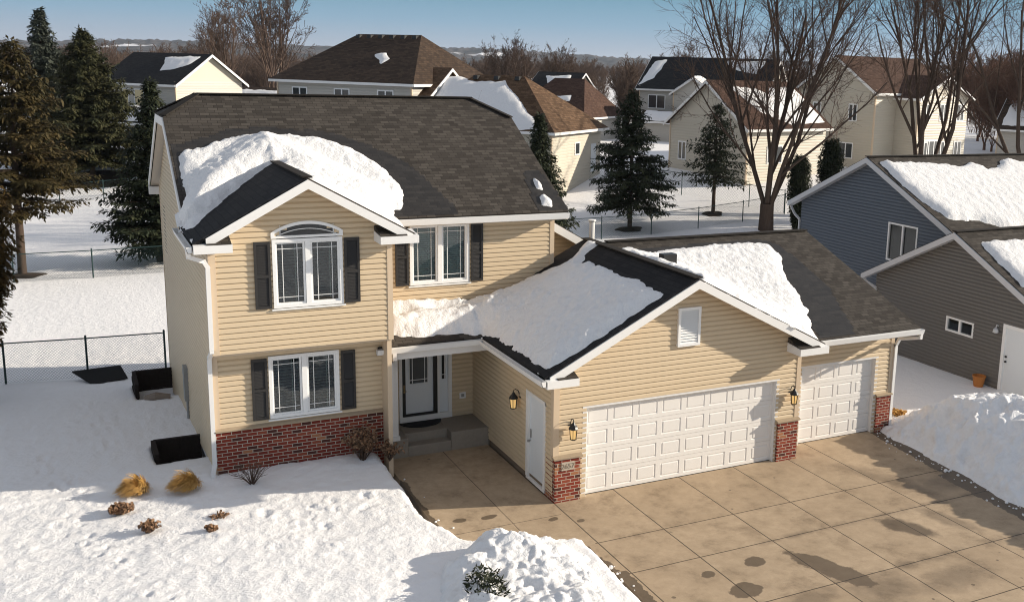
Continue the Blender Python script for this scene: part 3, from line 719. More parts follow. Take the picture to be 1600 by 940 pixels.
# arched transom over the upper window
def arcpts(cx,w,z0,h,n=18,ins=0):
    # circular arc through (±w/2,z0) and (0,z0+h)
    r=(w*w/4+h*h)/(2*h);zc=z0+h-r;r-=ins;a=math.asin(min(1,(w/2-ins)/r));return [(cx+r*math.sin(-a+2*a*i/n),zc+r*math.cos(-a+2*a*i/n)) for i in range(n+1)]
xa,xb=W_UL[0]-.045,W_UL[1]+.045;za=5.55;cx=(xa+xb)/2;ww=xb-xa
out=[(xa,za)]+arcpts(cx,ww,za+.12,.22)+[(xb,za)]
inn=[(xa+.075,za+.05)]+arcpts(cx,ww-.15,za+.10,.175)+[(xb-.075,za+.05)]
mb=MB()
for i in range(len(out)-1):
    a,b,c,d2=out[i],out[i+1],inn[i+1],inn[i];mb.prism([(p[0],YU-.056,p[1]) for p in (a,b,c,d2)],(0,.14,0))
mb.prism([(p[0],YU-.056,p[1]) for p in (out[0],inn[0],inn[-1],out[-1])],(0,.14,0))
tr=part('arched_transom',mb,M['vinyl'],HOUSE,label='arched white transom window above the upper left casements')
mb=MB();mb.face([(p[0],YU-.016,p[1]) for p in inn]);part('pane',mb,M['glass_dark'],tr)
mb=MB();mb.face([(p[0]*.0+p[0],YU+.05,p[1]) for p in out]);mb.box(xa+.05,xb-.05,YU+.3,YU+.34,5.5,5.95);part('room',mb,M['inside'],tr)
mb=MB();ap=arcpts(cx,ww-.15,za+.02,.16)
for a,b in zip(ap[:-1],ap[1:]): mb.bar((a[0],YU-.022,a[1]),(b[0],YU-.022,b[1]),.014,.014)
for u in (xa+.19,xb-.19): mb.bar((u,YU-.022,za+.05),(u,YU-.022,za+.26),.014,.014)
part('muntin',mb,M['vinyl'],tr)

# front door, storm door and sidelight
mb=MB();a,b,c,e=DOOR
for x0,x1 in ((a-.02,a+.06),(-1.0+.07,-.93+.05),(b-.07,b+.02)): mb.box(x0,x1,YM-.045,YM+.1,c,e)
mb.box(a-.02,b+.02,YM-.047,YM+.1,e-.06,e+.03).box(a-.02,b+.02,YM-.06,YM+.1,c-.002,c+.14);DF=part('door_frame',mb,M['white'],HOUSE)
mb=MB();mb.box(a+.08,-.95,YM+.03,YM+.075,c+.14,e-.06);fd=part('front_door',mb,M['doorw'],HOUSE,label='white front door with a glazed upper half behind a black framed storm door')
mb=MB();x0,x1,z0,z1=a+.06,-.93,c+.14,e-.06
mb.box(x0,x0+.085,YM-.03,YM+.0,z0,z1).box(x1-.10,x1,YM-.03,YM+.0,z0,z1).box(x0+.085,x1-.1,YM-.03,YM+.0,z0,z0+.06).box(x0+.085,x1-.1,YM-.03,YM+.0,z1-.05,z1);part('storm_frame',mb,M['black'],fd)
mb=MB();mb.face([(x0+.2,YM+.022,1.42),(x1-.24,YM+.022,1.42),(x1-.24,YM+.022,2.2),(x0+.2,YM+.022,2.2)]);part('pane',mb,M['curtain'],fd)
mb=MB()
for u in (x0+.27,x1-.31): mb.box(u-.008,u+.008,YM+.008,YM+.02,1.42,2.2)
mb.box(x0+.2,x1-.24,YM+.006,YM+.018,1.5,1.515)
for q in ((x0+.185,x0+.2,1.405,2.2),(x1-.24,x1-.225,1.405,2.2)): mb.box(q[0],q[1],YM+.004,YM+.03,q[2],q[3])
mb.box(x0+.185,x1-.225,YM+.003,YM+.03,1.39,1.405);part('muntin',mb,M['vinyl'],fd)
mb=MB();mb.box(x0+.03,x0+.055,YM-.05,YM-.03,1.22,1.42).tube([(x0+.042,YM-.035,1.27),(x0+.042,YM-.085,1.27),(x0+.09,YM-.085,1.27)],.011);part('handle',mb,M['brass'],fd)
mb=MB();mb.box(-.86,b-.07,YM+.03,YM+.07,c+.14,e-.06);sl=part('sidelight',mb,M['doorw'],HOUSE)
mb=MB();mb.face([(-.80,YM+.022,1.45),(b-.13,YM+.022,1.45),(b-.13,YM+.022,2.22),(-.80,YM+.022,2.22)]);part('pane',mb,M['inside'],sl)
mb=MB();mb.box(-.735,-.722,YM+.006,YM+.02,1.45,2.22).box(-.80,b-.13,YM+.005,YM+.018,1.56,1.573);part('muntin',mb,M['vinyl'],sl)
mb=MB();mb.box(-.36,-.20,YM-.05,YM-.0,.9,1.06);ob=part('outlet_cover',mb,M['vinyl'],HOUSE)
mb=MB();mb.box(-.32,-.24,YM-.056,YM-.05,.94,1.02);part('socket',mb,M['grey'],ob)
# stoop with one step let into it
mb=MB();mb.box(-2.5,-2.0,3.9,5.02,-.1,.455).box(-.95,.02,3.9,5.02,-.1,.455).box(-2.0,-.95,4.22,5.02,-.1,.455).box(-2.0,-.95,3.9,4.22,-.1,.25)
st=part('stoop',mb,M['conc'],HOUSE)
bv=st.modifiers.new('edge','BEVEL');bv.width=.02;bv.segments=2
# garage doors
def gdoor(x0,x1,y,z1,cols,name,label):
    mb=MB();rows=4;hz=z1/rows
    for r in range(rows):
        za=r*hz+.003;zb=(r+1)*hz-.003
        mb.box(x0,x1,y+.022,y+.05,za,zb)
        cw=(x1-x0)/cols
        for c in range(cols):
            a=x0+c*cw;b=a+cw;R0=(a,b,za,zb)
            P=[(a+cw*.1,b-cw*.1,za+.085,zb-.085),]
            i=lambda k:(P[0][0]+k,P[0][1]-k,P[0][2]+k,P[0][3]-k)
            rings=[(R0,0),(i(0),0),(i(.012),.012),(i(.03),.012),(i(.045),.001)]
            for (q,d),(w,e2) in zip(rings[:-1],rings[1:]):
                A=[(q[0],y+d,q[2]),(q[1],y+d,q[2]),(q[1],y+d,q[3]),(q[0],y+d,q[3])];B=[(w[0],y+e2,w[2]),(w[1],y+e2,w[2]),(w[1],y+e2,w[3]),(w[0],y+e2,w[3])]
                for k in range(4): mb.face([A[k],A[(k+1)%4],B[(k+1)%4],B[k]])
            q=rings[-1][0];mb.face([(q[0],y+.001,q[2]),(q[1],y+.001,q[2]),(q[1],y+.001,q[3]),(q[0],y+.001,q[3])])
        mb.face([(x0,y,zb),(x1,y,zb),(x1,y+.012,zb),(x0,y+.012,zb)]);mb.face([(x0,y+.012,za),(x1,y+.012,za),(x1,y,za),(x0,y,za)])
    o=part(name,mb,M['gdoor'],HOUSE,label=label)
    s=MB();s.box(x0,x1,y-.01,y+.05,-.004,.012);part('bottom_seal',s,M['black'],o)
    return o
gdoor(.77,5.77,.175,2.03,8,'garage_door','wide white double garage door with eight columns of raised panels')
gdoor(7.0,9.39,.80,2.03,4,'garage_door','narrower white single garage door set back on the right')
mb=MB()
for x0,x1,y,yd in ((.67,5.86,.1,.175),(6.92,9.49,.72,.80)):
    mb.box(x0,x0+.10,y-.028,yd+.05,0,2.01).box(x1-.10,x1,y-.028,yd+.05,0,2.01).box(x0,x1,y-.03,yd+.05,2.01,2.10)
part('garage_door_trim',mb,M['white'],HOUSE)
# side service door in the garage
mb=MB();x=.03
mb.box(x-.055,x+.1,SIDE[0]-.07,SIDE[0]+.03,.1,2.1).box(x-.055,x+.1,SIDE[1]-.03,SIDE[1]+.07,.1,2.1).box(x-.056,x+.1,SIDE[0]-.07,SIDE[1]+.07,2.03,2.11).box(x-.05,x+.1,SIDE[0]-.05,SIDE[1]+.05,.04,.1)
part('service_door_frame',mb,M['white'],HOUSE)
mb=MB();mb.box(x+.012,x+.05,SIDE[0]+.03,SIDE[1]-.03,.1,2.03);sd=part('service_door',mb,M['doorw'],HOUSE)
mb=MB();mb.box(x-.006,x+.01,SIDE[1]-.12,SIDE[1]-.07,1.02,1.22).tube([(x+.012,SIDE[1]-.09,.95),(x-.04,SIDE[1]-.09,.95)],[.012,.012],8).lathe((x-.05,SIDE[1]-.09,.92),[(.001,0),(.03,.01),(.03,.05),(.001,.06)],10);part('handle',mb,M['grey'],sd)
# gable vent
mb=MB();vx0,vx1,vz0,vz1=2.95,3.53,3.14,4.02;y=.1
for q in ((vx0,vx1,vz0,vz0+.06),(vx0,vx1,vz1-.06,vz1),(vx0,vx0+.06,vz0+.06,vz1-.06),(vx1-.06,vx1,vz0+.06,vz1-.06)): mb.box(q[0],q[1],y-.09,y-.0,q[2],q[3])
z=vz0+.06
while z<vz1-.07: mb.prism([(vx0+.06,y-.085,z),(vx0+.06,y-.078,z),(vx0+.06,y-.02,z+.07),(vx0+.06,y-.03,z+.07)],(vx1-vx0-.12,0,0));z+=.06
mb.box(vx0+.03,vx1-.03,y-.022,y-.016,vz0+.03,vz1-.03);part('gable_vent',mb,M['vinyl'],HOUSE)
# wall lanterns
def lantern(p,n,lab):
    p=Vector(p);n=Vector(n);c=p+n*.17
    mb=MB();mb.bar(p+Vector((0,0,.1)),p+n*.02+Vector((0,0,.1)),.10,.16)
    arc=[p+n*.02+Vector((0,0,.14)),p+n*.06+Vector((0,0,.24)),p+n*.13+Vector((0,0,.28)),p+n*.17+Vector((0,0,.25)),p+n*.17+Vector((0,0,.2))]
    mb.tube(arc,.010,6)
    mb.lathe(c,[(.02,.21),(.03,.19),(.05,.16),(.085,.12),(.11,.075),(.105,.065),(.09,.065)],8)
    mb.lathe(c,[(.05,-.18),(.075,-.165),(.075,-.15),(.03,-.15)],8)
    for k in range(6):
        t=math.pi*k/3;u=Vector((math.cos(t),math.sin(t),0));mb.bar(c+u*.088+Vector((0,0,.068)),c+u*.066+Vector((0,0,-.155)),.012,.012)
    o=part('wall_lantern',mb,M['black'],HOUSE,label=lab)
    g=MB();g.lathe(c,[(.06,-.15),(.08,.066)],6);part('lamp_glass',g,M['amber'],o)
lantern((.016,1.95,1.72),(-1,0,0),'black carriage lantern beside the white service door')
lantern((.38,.09,1.58),(0,-1,0),'black carriage lantern above the brick pier with the house number')
lantern((6.2,.09,1.6),(0,-1,0),'black carriage lantern between the two garage doors')
# meter and conduits on the side wall
mb=MB();mb.box(X0-.14,X0-.01,8.3,8.6,.62,1.5).tube([(X0-.07,8.45,.64),(X0-.07,8.45,-.1)],.035,8).tube([(X0-.07,8.85,1.25),(X0-.12,8.85,1.25)],.07,12).box(X0-.06,X0-.01,8.6,8.95,1.1,1.35);part('electric_meter',mb,M['grey'],HOUSE)
mb=MB();mb.box(X0-.035,X0-.0,12.2,12.95,3.6,5.1);sw=part('side_window',mb,M['vinyl'],HOUSE);mb=MB();mb.box(X0-.04,X0-.034,12.28,12.87,3.68,5.02);part('pane',mb,M['inside'],sw)
for y0,y1 in ((5.2,5.95),(11.9,12.65)):
    mb=MB();mb.box(X0-.03,X0+.0,y0,y1,-.35 if y0<9 else -.75,.25 if y0<9 else -.2);bw=part('basement_window',mb,M['vinyl'],HOUSE)
    mb=MB();mb.box(X0-.036,X0-.029,y0+.06,y1-.06,(-.3 if y0<9 else -.7),(.19 if y0<9 else -.26));part('pane',mb,M['inside'],bw)
mb=MB();mb.tube([(4.27,7.0,3.6),(4.27,7.0,4.93)],.075,12).lathe((4.27,7.0,4.9),[(.09,0),(.11,.03),(.11,.06),(.05,.07)],12);part('vent_pipe',mb,M['white'],HOUSE)

# door mat
mb=MB();n=16;mb.prism([(-1.40+.52*math.cos(t),4.93-.42*math.sin(t),.457) for t in [math.pi*i/n for i in range(n+1)]],(0,0,.02))
solo('door_mat',mb,M['mat'],'black half-round rubber mat on the concrete stoop at the front door','door mat')

# ------------------------------------------------------------------ snow lying on roofs
def roofsnow(label,outline,zf,thick,res=.06,group='snow left on the roofs',edge=.13,jag=.09,holes=(),mat='roofsnow',bumps=.022,seed=0,name='roof_snow',zmod=None):
    P=np.array(outline);x0,y0=P.min(0)-.15;x1,y1=P.max(0)+.15
    X,Y=np.meshgrid(np.arange(x0,x1,res),np.arange(y0,y1,res))
    D=sdf(X,Y,outline)+jag*fbm(X/.2,Y/.2,3,seed+40)+.04*vnoise(X/1.1,Y/1.1,seed+44)*(jag>0)
    for hx,hy,ha,hb in holes: D=np.minimum(D,(np.hypot((X-hx)/ha,(Y-hy)/hb)-1)*min(ha,hb))
    T=thick(X,Y) if callable(thick) else thick
    h=T*(1-np.exp(-np.maximum(D,0)/edge))+np.minimum(D,0)*.3
    m=np.clip(D/.12,0,1)
    h=h+m*(bumps*.8*fbm(X/.15,Y/.13,3,seed+51)+bumps*.35*fbm(X/.7,Y/.6,2,seed+57)+.030*np.abs(vnoise(X/.11,Y/.15,seed+60))+.012*vnoise(X/.055,Y/.07,seed+63))
    Z=(zf(X,Y,np.clip(D/.55,0,1)) if zf.__code__.co_argcount==3 else zf(X,Y))+h
    me=gridmesh(name,X,Y,Z,D>-.05,(float(x0),float(y0),0))
    return solo(name,None,M[mat],label,'roof snow',(float(x0),float(y0),0),me=me,group=group)
blz=lambda X,Y:6.82-S2*np.abs(X-BX)
def bayz(X,Y,K):
    a=5.6+SM*(Y-4.58);b=blz(X,Y)
    a=np.where(Y<4.5,-9,a);m=np.maximum(a,b);dlt=np.abs(a-b);return m+K**.35*np.where(dlt<.62,.40*(1-dlt/.62),0)
bay_out=[(-6.36,7.0),(-6.07,7.12),(-5.63,7.30),(-5.23,7.6),(-4.71,7.66),(-3.97,7.62),(-3.22,7.56),(-2.67,7.25),(-2.15,6.79),(-1.83,6.25),(-1.6,5.69),(-1.6,5.3),(-1.82,4.95),(-2.08,4.62),(-2.27,4.1),(-2.36,2.58),(-4.36,2.58),(-4.36,5.95),(-4.7,5.95),(-5.2,5.5),(-5.69,4.95),(-6.16,4.4),(-6.45,3.85),(-6.6,4.05),(-6.6,4.75),(-6.42,5.6)]
roofsnow('thick snow blanket wrapped over the small front gable and the main roof behind it',bay_out,bayz,.14,.05)
def pgz(X,Y,K):
    a=2.93+.30*(Y-3.3);b=PZ-SG*(PX-X);m=np.maximum(a,b);dl=np.abs(a-b);return m+K*np.where(dl<.6,.26*(1-dl/.6)**2,0)
pg_out=[(-2.46,3.68),(-2.05,3.56),(-1.61,3.50),(-1.0,3.50),(-.42,3.36),(-.24,2.9),(-.25,2.25),(-.24,1.31),(-.24,.42),(-.2,-.06),(.31,-.08),(1.06,-.11),(1.87,-.08),(2.52,-.05),(2.55,1.11),(2.55,2.47),(2.6,3.6),(2.5,4.0),(2.75,4.3),(3.15,4.5),(3.2,4.85),(2.95,4.85),(2.4,4.5),(2.0,4.55),(1.4,4.95),(-2.62,5.0),(-2.64,4.2)]
roofsnow('broad drift of snow lying across the porch roof and the shaded left side of the garage roof',pg_out,pgz,lambda X,Y:.22+.08*(X<-.4)+.05*vnoise(X/1.3,Y/1.3,9),.05,holes=[(-2.05,4.5,.14,.05),(-1.0,4.62,.15,.05)],bumps=.042,edge=.24,seed=3)
def grz(X,Y,K):
    a=2.95+.364*Y;b=PZ-SG*(X-PX);m=np.maximum(a,b);dl=np.abs(a-b);return m+K*np.where(dl<.5,.16*(1-dl/.5)**2,0)
gr_out=[(3.42,4.0),(4.35,4.02),(5.19,4.13),(6.24,4.22),(7.28,4.21),(8.0,4.2),(8.28,3.95),(8.23,3.5),(7.88,2.85),(7.64,2.05),(7.35,1.06),(7.05,.56),(6.8,.15),(6.75,-.2),(5.7,-.25),(3.4,-.22),(3.34,1.8)]
roofsnow('sunlit snow sheet covering the right side of the garage gable and the roof above the single bay',gr_out,grz,.22,.055,seed=6)
roofsnow('small leftover lump of snow near the right eave of the main roof',[(1.80,4.85),(1.98,4.78),(2.05,4.95),(1.95,5.15),(1.84,5.1)],lambda X,Y:5.6+SM*(Y-4.58),.12,.03,edge=.05,jag=.03)
roofsnow('thin ragged strip of snow just above the lump at the right end of the main roof',[(1.9,5.45),(2.0,5.4),(2.06,5.6),(1.98,5.9),(1.9,5.75)],lambda X,Y:5.6+SM*(Y-4.58),.10,.03,edge=.05,jag=.03)
# damp shingles around the melting snow: thin wet skin just above the dry courses
def wetskin(parent,outline,zf,ud,vd,res=.08,seed=0):
    P=np.array(outline);x0,y0=P.min(0);x1,y1=P.max(0)
    X,Y=np.meshgrid(np.arange(x0,x1+res,res),np.arange(y0,y1+res,res));D=sdf(X,Y,outline)+.08*fbm(X/.4,Y/.4,3,seed)
    Z=zf(X,Y)+.006;o=ORG[parent.name];me=gridmesh('damp_patch',X,Y,Z,D>0,o)
    l=me.uv_layers.new(name='UVMap');co=np.empty(len(me.vertices)*3);me.vertices.foreach_get('co',co);co=co.reshape(-1,3)+np.array(o)
    li=np.empty(len(me.loops),int);me.loops.foreach_get('vertex_index',li)
    ud=np.array(ud)/np.linalg.norm(ud);vd=np.array(vd)/np.linalg.norm(vd)
    l.data.foreach_set('uv',np.stack([co@ud+50,co@vd+50],-1)[li].ravel())
    link('damp_patch',me,M['shingle_wet'],parent)
wetskin(MAINROOF,[(-6.5,7.2),(-5.63,7.55),(-5.2,7.85),(-4.7,7.92),(-3.2,7.82),(-2.5,7.55),(-1.9,7.1),(-1.3,6.6),(-1.0,6.0),(-.75,5.4),(-.5,4.62),(-2.2,4.62),(-2.2,6),(-6.5,6)],lambda X,Y:5.6+SM*(Y-4.58),(1,0,0),vF)
wetskin(MAINROOF,[(1.6,4.62),(2.36,4.62),(2.3,5.5),(2.2,6.1),(1.9,6.1),(1.7,5.5)],lambda X,Y:5.6+SM*(Y-4.58),(1,0,0),vF,seed=3)
wetskin(GROOF,[(7.0,.0),(8.0,.05),(8.35,1.0),(8.75,2.0),(8.75,3.2),(8.6,4.1),(8.2,4.45),(3.4,4.35),(3.4,4),(7.5,4)],gmz,(1,0,0),(0,1,.364),seed=5)

# ------------------------------------------------------------------ snow piles
def pile(label,outline,top,res,base,seed,lump=.11):
    P=np.array(outline);x0,y0=P.min(0)-.1;x1,y1=P.max(0)+.1
    X,Y=np.meshgrid(np.arange(x0,x1,res),np.arange(y0,y1,res))
    D=sdf(X,Y,outline)+.16*fbm(X/.45,Y/.45,3,seed)
    h=top(X,Y,D);m=np.clip(D/.25,0,1)
    n=lump*(1-2.2*np.abs(fbm(X/.85,Y/.85,4,seed+1)))+lump*.55*fbm(X/.28,Y/.28,4,seed+5)+.045*fbm(X/.12,Y/.12,3,seed+8)
    chunk=np.clip(vnoise(X/.22,Y/.2,seed+12)-.5,0,1)*.16
    Z=base+h+m*(n+chunk)+np.minimum(D,0)*1.2
    # push the mass sideways a little so that faces overhang and clods read as clods
    XX=X+m*.07*fbm(X/.3,Y/.3,2,seed+20);YY=Y+m*.07*fbm(X/.3,Y/.3,2,seed+23)
    me=gridmesh('snow_pile',XX,YY,Z,D>-.12,(float(x0),float(y0),0))
    return solo('snow_pile',None,M['pile'],label,'snow pile',(float(x0),float(y0),0),me=me,group='ploughed snow piles')
pile('tall ploughed snow bank along the right edge of the driveway',[(9.62,.75),(9.55,-.3),(9.3,-2.3),(9.1,-4.7),(8.9,-7.5),(8.7,-11),(15,-11),(15,-2),(13.6,.3),(12,1.1),(10.6,1.25)],lambda X,Y,D:.90*sstep(-.15,1.7,D)+.28*sstep(.9,2.4,D)+.1*sstep(1.2,3,D)*(Y<-1),.036,-.05,70,.15)
pile('heap of shovelled snow between front walk and driveway with a juniper poking out',[(-3.7,-2.3),(-3.0,-1.75),(-2.2,-1.62),(-1.4,-2.0),(-.42,-2.45),(-.3,-3.2),(-.38,-4.7),(-.55,-9),(-6.0,-9),(-4.6,-4.2)],lambda X,Y,D:.72*sstep(0,1.0,D)+.28*np.exp(-((X+2.1)/.6)**2-((Y+2.5)/.6)**2)-.12*sstep(-1.8,-.8,X),.032,-.05,90,.10)

# crumbs that rolled off the banks onto the slab
rc=random.Random(19);mb=MB()
for i in range(84):
    t_=rc.random()
    if i<62: bx,by=9.62-.55*t_**.8,.7-7.5*t_;bx-=abs(rc.gauss(0,.22))
    elif i<78: bx,by=-.38-.12*t_,-2.4-3.4*t_;bx+=abs(rc.gauss(0,.22))
    else: bx,by=-2.62+abs(rc.gauss(0,.15)),2.6-3.6*t_
    r_=rc.uniform(.010,.030)*(1.8 if rc.random()<.1 else 1)
    mb.lathe((bx,by,-.004),[(r_*.6,0),(r_*rc.uniform(.9,1.2),r_*.5),(r_*.8,r_*1.1),(r_*.2,r_*1.4)],6)
struct('snow_crumbs',mb.mesh('snow_crumbs'),M['pile'],kind='stuff')['label']='small snow crumbs along the edges of the driveway'

# ------------------------------------------------------------------ garden plants
rg=random.Random(11)
def grass_tuft(x,y,label,r=.20,h=.37,n=1000):
    z=gz(x,y);t=thing('ornamental_grass',label,'grass clump',(x,y,z-.02),0,'dry ornamental grasses in the snow')
    mb=MB()
    for i in range(n):
        a=rg.uniform(0,6.283);rr=rg.random()**.6;d=Vector((math.cos(a),math.sin(a),0));b=d*.07*rg.random()
        R=(.10+r*rr)*rg.uniform(.8,1.15);H=h*(1.0-.45*rr)*rg.uniform(.85,1.1)
        pts=[b+d*(R*k**1.3)+Vector((-.16*k*k,-.05*k*k,H*(2.1*k-1.25*k*k*(.75+.5*rr)))) for k in (0,.3,.6,.85,1.0)]
        s=Vector((-math.sin(a),math.cos(a),0))*.007
        for q0,q1 in zip(pts[:-1],pts[1:]): mb.face([q0-s,q0+s,q1+s*.7,q1-s*.7])
    lpart('blades',mb,M['straw'],t);return t
grass_tuft(-7.78,3.12,'dry golden grass clump further from the house corner, leaning left')
grass_tuft(-6.86,2.80,'dry golden grass clump close to the brick corner of the house',.21,.40)
def twigshrub(name,x,y,label,h,r,n,mat,leaf=None,nl=0,group=None,z=None):
    z=gz(x,y) if z is None else z
    t=thing(name,label,'shrub',(x,y,z-.03),0,group);mb=MB();lf=MB()
    for i in range(n):
        a=rg.uniform(0,6.283);rr=rg.uniform(.15,1);tip=Vector((math.cos(a)*rr*r,math.sin(a)*rr*r,h*rg.uniform(.6,1)*(1.15-.4*rr)))
        mid=tip*.5+Vector((0,0,h*.12))
        mb.tube([(0,0,0),mid,tip],[.009,.006,.003],4,False)
        for j in range(3):
            k=rg.uniform(.35,.95);p=mid.lerp(tip,(k-.5)*2) if k>.5 else mid*(k*2)
            q=p+Vector((rg.uniform(-1,1),rg.uniform(-1,1),rg.uniform(.2,1)))*h*.25
            mb.tube([p,q],[.004,.002],3,False)
            for _ in range(nl):
                c=p.lerp(q,rg.random())+Vector([rg.uniform(-.03,.03) for _ in range(3)]);u=Vector([rg.uniform(-1,1) for _ in range(3)]).normalized();v=u.orthogonal().normalized();w=.026
                lf.face([c-u*w*1.3,c+v*w,c+u*w*1.3,c-v*w])
    lpart('twigs',mb,M['twig'],t)
    if leaf: lpart('leaves',lf,leaf,t)
    return t
g='small shrubs sticking out of the front lawn snow'
twigshrub('bare_shrub',-5.73,2.5,'bare leafless shrub spreading in front of the brick base','0' and .62,.5,34,M['twig'],group=None)
twigshrub('leafy_shrub',-3.35,2.85,'shrub with curled brown dead leaves in front of the brick beside the porch downspout',.85,.5,46,M['twig'],M['deadleaf'],5)
twigshrub('leafy_shrub',-2.78,2.75,'low brown leaved shrub around the foot of the porch downspout',.45,.3,22,M['twig'],M['deadleaf'],4)
twigshrub('low_shrub',-8.2,2.22,'flat brown clump of dry leaves left of the other low shrubs on the lawn',.2,.26,50,M['twig'],M['deadleaf'],7,g)
twigshrub('low_shrub',-7.79,1.02,'spiky brown stub with thin upright stems nearest the camera on the left lawn',.28,.22,40,M['twig'],M['deadleaf'],2,g)
twigshrub('low_shrub',-6.76,.52,'tiny round brown ball of leaves on the lawn in front of the brick corner',.12,.1,30,M['twig'],M['deadleaf'],8,g)
twigshrub('low_shrub',-6.55,1.1,'sparse wisp of dry stems just behind the tiny round brown ball',.1,.26,16,M['twig'],M['deadleaf'],2,g)
twigshrub('dry_weed',11.0,1.4,'tan dry weed tuft in the snow right of the last brick pier',.16,.25,40,M['twig'],M['straw'],6)
j=thing('juniper','dark green juniper sprigs showing through the heap of shovelled snow','shrub',(-3.06,-4.0,.2));mb=MB()
for i in range(950):
    a=rg.uniform(0,6.283);q=rg.random()**.6;c=Vector((math.cos(a)*q*.34,math.sin(a)*q*.5,rg.uniform(.25,.72)*(1.12-.35*q)+.1*math.sin(a*5)))
    u=Vector([rg.uniform(-1,1),rg.uniform(-1,1),rg.uniform(-.2,1)]).normalized();v=u.orthogonal().normalized()
    mb.face([c-v*.018,c+v*.018,c+u*.10])
lpart('foliage',mb,M['juniper'],j);mb=MB()
for i in range(12):
    a=i*.55;mb.tube([(0,0,-.1),(math.cos(a)*.3,math.sin(a)*.45,.5)],[.015,.006],4,False)
lpart('stems',mb,M['twig'],j)

# ------------------------------------------------------------------ side yard
def well(y0,y1,zt,zb,label,n):
    t=thing('window_well',label,'window well',(-6.9,(y0+y1)/2,zb),0,'timber window wells on the side of the house')
    for a,b in (((-7.32,y1),(-6.30,y1)),((-7.34,y0+.25),(-7.34,y1))):
        mb=MB();k=0
        while zb+k*.14<zt:
            z=zb+k*.14;jit=rg.uniform(-.012,.012)
            mb.bar((a[0]+jit,a[1]+jit,z+.07),(b[0]+jit,b[1]+jit,z+.07),.10,.134);k+=1
        part('timber_wall',mb,M['timber'],t)
    mb=MB()
    for i in range(26):
        c=(rg.uniform(-7.2,-6.45),rg.uniform(y0+.2,y1-.15),zb+.0);r=rg.uniform(.05,.12)
        mb.lathe(c,[(r*.3,-.02),(r,.03),(r*.8,.07),(r*.2,.1)],7)
    part('gravel',mb,M['rock'],t,True)['kind']='stuff'
well(5.0,6.25,.36,-.28,'black timber window well nearest the front corner of the house',1)
well(11.5,13.2,.1,-.8,'larger dark timber window well by the chain link fence',2)
mb=MB();mb.prism([(-8.9,14.95,-.12),(-7.6,14.9,-.06),(-7.45,14.3,-.30),(-8.35,14.05,-.36)],(0,0,-.04));solo('black_board',mb,M['tarp'],'flat black board lying against the near chain link fence','board',(-8.2,14.6,-.3))
mb=MB();mb.tube([(-7.15,11.35,-.12),(-6.9,11.2,-.05),(-6.55,11.15,-.1)],[.09,.13,.1],8);solo('log',mb,M['rock'],'short pale log lying in front of the larger window well','log',(-6.9,11.2,-.1))

# ------------------------------------------------------------------ chain link fences
def fence(label,pts,h,post_every,cell,wire,group='chain link fences',skip=()):
    t=thing('chain_link_fence',label,'fence',(pts[0][0],pts[0][1],gz(*pts[0])),0,group)
    W=MB();RL=MB();i=0
    for a,b in zip(pts[:-1],pts[1:]):
        a=Vector(a);b=Vector(b);L=(b-a).length;n=max(1,round(L/post_every))
        for k in range(n+1):
            p=a.lerp(b,k/n);z=gz(p.x,p.y)
            if k<n or b==Vector(pts[-1]):
                m=MB();m.tube([(p.x,p.y,z-.4),(p.x,p.y,z+h+.03)],.03,8).lathe((p.x,p.y,z+h+.03),[(.034,0),(.034,.02),(.01,.05)],8);part('post',m,M['fence'],t)
            if k<n:
                q=a.lerp(b,(k+1)/n);zq=gz(q.x,q.y);RL.tube([(p.x,p.y,z+h-.02),(q.x,q.y,zq+h-.02)],.021,6)
                ln=(q-p).length;u=(q-p)/ln;hh=h-.06;m=int((ln+hh)/cell)+1
                side=Vector((-u.y,u.x,0))
                for j in range(-int(hh/cell)-1,m):
                    for sgn in (1,-1):
                        s0=j*cell;S0,S1=(s0,s0+hh)
                        lo=max(0,-S0) if S0<0 else 0;hi=min(hh,ln-S0)
                        if hi-lo<.02: continue
                        za,zb=(lo,hi) if sgn>0 else (hh-lo,hh-hi)
                        A=p+u*(S0+lo);B=p+u*(S0+hi);fa=(S0+lo)/ln;fb=(S0+hi)/ln
                        pa=Vector((A.x,A.y,z+(zq-z)*fa+.03+za));pb=Vector((B.x,B.y,z+(zq-z)*fb+.03+zb))
                        W.tube([pa,pb],wire,3,False)
    part('rail',RL,M['fence'],t);part('wire_mesh',W,M['fence'],t);return t
fence('dark green chain link fence running left from the rear corner of the main house',[(-6.35,14.9),(-17,15.9)],1.25,2.35,.085,.0032)
fence('green chain link fence across the left back yard in front of the pines',[(-26,31.6),(-7.85,31.95),(7,32.6)],1.25,3.2,.11,.0030)
fence('green chain link fence across the back yard in front of the spruces on the right',[(9,33.9),(18.6,34.3),(32.6,35.4)],1.3,3.35,.11,.0034)
fence('far chain link fence crossing the snow behind the pines',[(-14,55.6),(6,55.6)],1.2,2.5,.2,.004)
fence('chain link fence of the yard between the beige garage and the spruces',[(32.7,35.6),(24.2,47.6),(20.2,45.6)],1.5,2.6,.2,.004)

